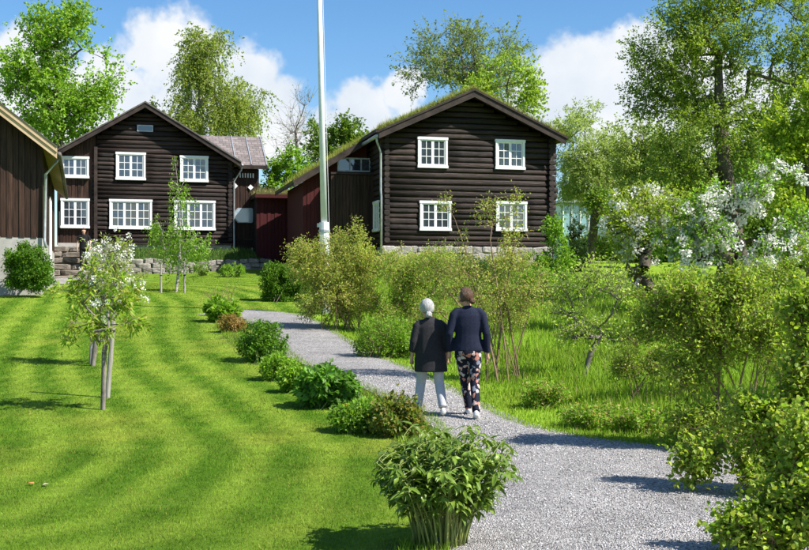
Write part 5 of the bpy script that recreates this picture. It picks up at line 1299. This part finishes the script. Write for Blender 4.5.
def garment(root, name, mat, secs, sleeves, wr=.012):
    mb = MB(); loft(mb, secs, 18, True, wr)
    for s in sleeves: loft(mb, s, 12, True, wr * 1.6)
    return fuse(mb.build(name, mat, root))
def trousers(root, mat, J, pel_r, hip_r, knee_r, cuff_r, cuff_t, belt_z, wr=.02):
    mb = MB(); px, py, pz = J['pelvis']
    loft(mb, [((px, py, belt_z), pel_r[0] * .94, pel_r[1] * .95), ((px, py, pz), pel_r[0], pel_r[1]), ((px, py + .0, pz - .07), pel_r[0] * .97, pel_r[1] * 1.0), ((px, py, pz - .13), pel_r[0] * .72, pel_r[1] * .72)], 18, True, wr * .4)
    for s in ('l', 'r'):
        hp, kn, an = J['hp' + s], J['kn' + s], J['an' + s]
        loft(mb, [((hp[0], hp[1], hp[2] + .03), hip_r * .92, hip_r * 1.02), (lerp(hp, kn, .2), hip_r, hip_r * 1.05), (lerp(hp, kn, .6), hip_r * .82, hip_r * .86), (kn, knee_r, knee_r * 1.05), (lerp(kn, an, .3), knee_r * .98, knee_r * 1.08), (lerp(kn, an, .7), cuff_r * 1.02, cuff_r * 1.12), (lerp(kn, an, cuff_t), cuff_r, cuff_r * 1.08)], 14, True, wr)
    return fuse(mb.build('trousers', mat, root))
def shoes(root, mat, J):
    for s in ('l', 'r'):
        a = Vector(J['an' + s]); t = Vector(J['toe' + s]).normalized(); mb = MB(); up = Vector((0, 0, 1)) if abs(t.z) < .5 else Vector((0, 1, 0))
        secs = [(a - t * .058 + Vector((0, 0, -.035)), .022, .030), (a - t * .045 + Vector((0, 0, -.030)), .036, .046), (a + t * .02 + Vector((0, 0, -.028)), .040, .050), (a + t * .09 + Vector((0, 0, -.045)), .045, .036), (a + t * .155 + Vector((0, 0, -.055)), .040, .026), (a + t * .19 + Vector((0, 0, -.06)), .022, .016)]
        loft(mb, secs, 12); subd(mb.build('shoe', mat, root))

def person(label, base, J, group=None, yaw=0.0):
    r = empty('person', tuple(base), yaw); tag(r, label, 'person', group); skin_body(J, r); return r

# walker with white hair, charcoal tunic, pale trousers
def walker_a():
    b = gp(430, 417.0)
    J = dict(pelvis=(0, 0, .80), chest=(0.0, .01, 1.10), neck=(-.005, .025, 1.275), head=(-.04, .05, 1.385), face=(-.20, .98, 0), shl=(-.155, .0, 1.20), shr=(.155, 0, 1.20), ell=(-.212, -.03, .965), elr=(.215, -.02, .965), wrl=(-.232, .04, .745), wrr=(.215, .06, .75),
             hpl=(-.085, 0, .77), hpr=(.085, 0, .77), knl=(-.115, .10, .43), knr=(.120, .02, .43), anl=(-.16, .06, .095), anr=(.165, -.12, .11), toel=(0, 1, -.02), toer=(.05, .94, -.30))
    r = person('white-haired walker in charcoal tunic and pale grey trousers on the gravel path', b, J, 'walkers on the path')
    tun = [((-.005, .02, 1.275), .058, .056), ((0, .012, 1.245), .095, .068), ((0, .006, 1.21), .150, .085), ((0, 0, 1.15), .178, .102), ((0, 0, 1.03), .178, .112), ((0, 0, .90), .185, .122), ((.005, 0, .76), .200, .135), ((.01, 0, .64), .212, .142), ((.01, 0, .58), .216, .145)]
    sl = []
    for s in ('l', 'r'):
        sh, el, wr = J['sh' + s], J['el' + s], J['wr' + s]; sl.append([((sh[0] * .45, sh[1], sh[2] + .022), .030, .045), ((sh[0] * .85, sh[1], sh[2] + .004), .046, .056), (lerp(sh, el, .15), .060, .066), (lerp(sh, el, .6), .054, .060), (el, .049, .054), (lerp(el, wr, .3), .050, .054), (lerp(el, wr, .58), .051, .054)])
    garment(r, 'tunic', M_CHAR, tun, sl, .014)
    trousers(r, M_LGREY, J, (.165, .125), .088, .064, .056, .93, .84); shoes(r, M_SHOE, J)
    hair(r, J, M_SILVER, (-.115, .0, -.072), .044)
walker_a()
def walker_b():
    b = gp(468, 419.5)
    J = dict(pelvis=(0.0, 0, .90), chest=(0.0, .01, 1.22), neck=(0, .02, 1.425), head=(-.035, .03, 1.545), face=(-.62, .78, 0), shl=(-.168, 0, 1.365), shr=(.168, 0, 1.365), ell=(-.238, -.04, 1.09), elr=(.232, -.05, 1.09), wrl=(-.235, .06, .845), wrr=(.245, .0, .83),
             hpl=(-.085, 0, .87), hpr=(.085, 0, .87), knl=(-.035, .14, .50), knr=(.085, -.02, .49), anl=(.02, .16, .12), anr=(.09, -.22, .12), toel=(.0, 1, .05), toer=(.05, .9, -.42))
    r = person('brown-haired walker in navy jacket and dark floral trousers on the gravel path', b, J, 'walkers on the path')
    jk = [((0, .02, 1.435), .055, .054), ((0, .014, 1.41), .085, .066), ((0, .006, 1.37), .160, .086), ((0, 0, 1.31), .188, .104), ((0, 0, 1.20), .182, .112), ((0, 0, 1.08), .165, .108), ((0, 0, .98), .178, .118), ((0, 0, .915), .190, .126), ((0, 0, .865), .195, .13)]
    sl = []
    for s in ('l', 'r'):
        sh, el, wr = J['sh' + s], J['el' + s], J['wr' + s]; sl.append([((sh[0] * .45, sh[1], sh[2] + .022), .030, .045), ((sh[0] * .85, sh[1], sh[2] + .004), .048, .058), (lerp(sh, el, .15), .062, .068), (lerp(sh, el, .6), .055, .060), (el, .050, .054), (lerp(el, wr, .5), .046, .049), (lerp(el, wr, .93), .042, .044)])
    garment(r, 'jacket', M_NAVY, jk, sl, .016)
    trousers(r, M_FLORAL, J, (.168, .128), .092, .064, .052, 1.0, .86); shoes(r, M_SHOE, J)
    hair(r, J, M_BROWN, (-.125, -.01, -.045), .042)
walker_b()
def stander():
    b = STEP_TOP
    J = dict(pelvis=(0, 0, .93), chest=(0, 0, 1.27), neck=(0, .015, 1.47), head=(0, .03, 1.60), face=(0, 1, 0), shl=(-.18, 0, 1.41), shr=(.18, 0, 1.41), ell=(-.25, -.02, 1.13), elr=(.25, -.02, 1.13), wrl=(-.25, .08, .89), wrr=(.25, .08, .89),
             hpl=(-.09, 0, .90), hpr=(.09, 0, .90), knl=(-.10, .02, .50), knr=(.10, .01, .50), anl=(-.11, 0, .10), anr=(.11, 0, .10), toel=(-.1, 1, 0), toer=(.1, 1, 0))
    r = person('person in black t-shirt standing at the top of the stone steps', b, J, None, math.pi + .15)
    ts = [((0, .02, 1.48), .055, .054), ((0, .01, 1.45), .09, .068), ((0, 0, 1.41), .165, .09), ((0, 0, 1.33), .19, .108), ((0, 0, 1.15), .175, .112), ((0, 0, .98), .185, .12), ((0, 0, .88), .188, .122)]
    sl = []
    for s in ('l', 'r'):
        sh, el = J['sh' + s], J['el' + s]; sl.append([((sh[0] * .45, sh[1], sh[2] + .022), .030, .045), ((sh[0] * .85, sh[1], sh[2] + .004), .048, .058), (lerp(sh, el, .2), .065, .068), (lerp(sh, el, .62), .062, .064)])
    garment(r, 't_shirt', M_BLACK, ts, sl)
    pr = MB().box(-.07, .07, .109, .1115, 1.24, 1.275).build('chest_print', M_LGREY, r)
    trousers(r, M_BLACK, J, (.165, .125), .09, .064, .055, .95, .95); shoes(r, M_BLACK, J); hair(r, J, M_AUBURN)
stander()
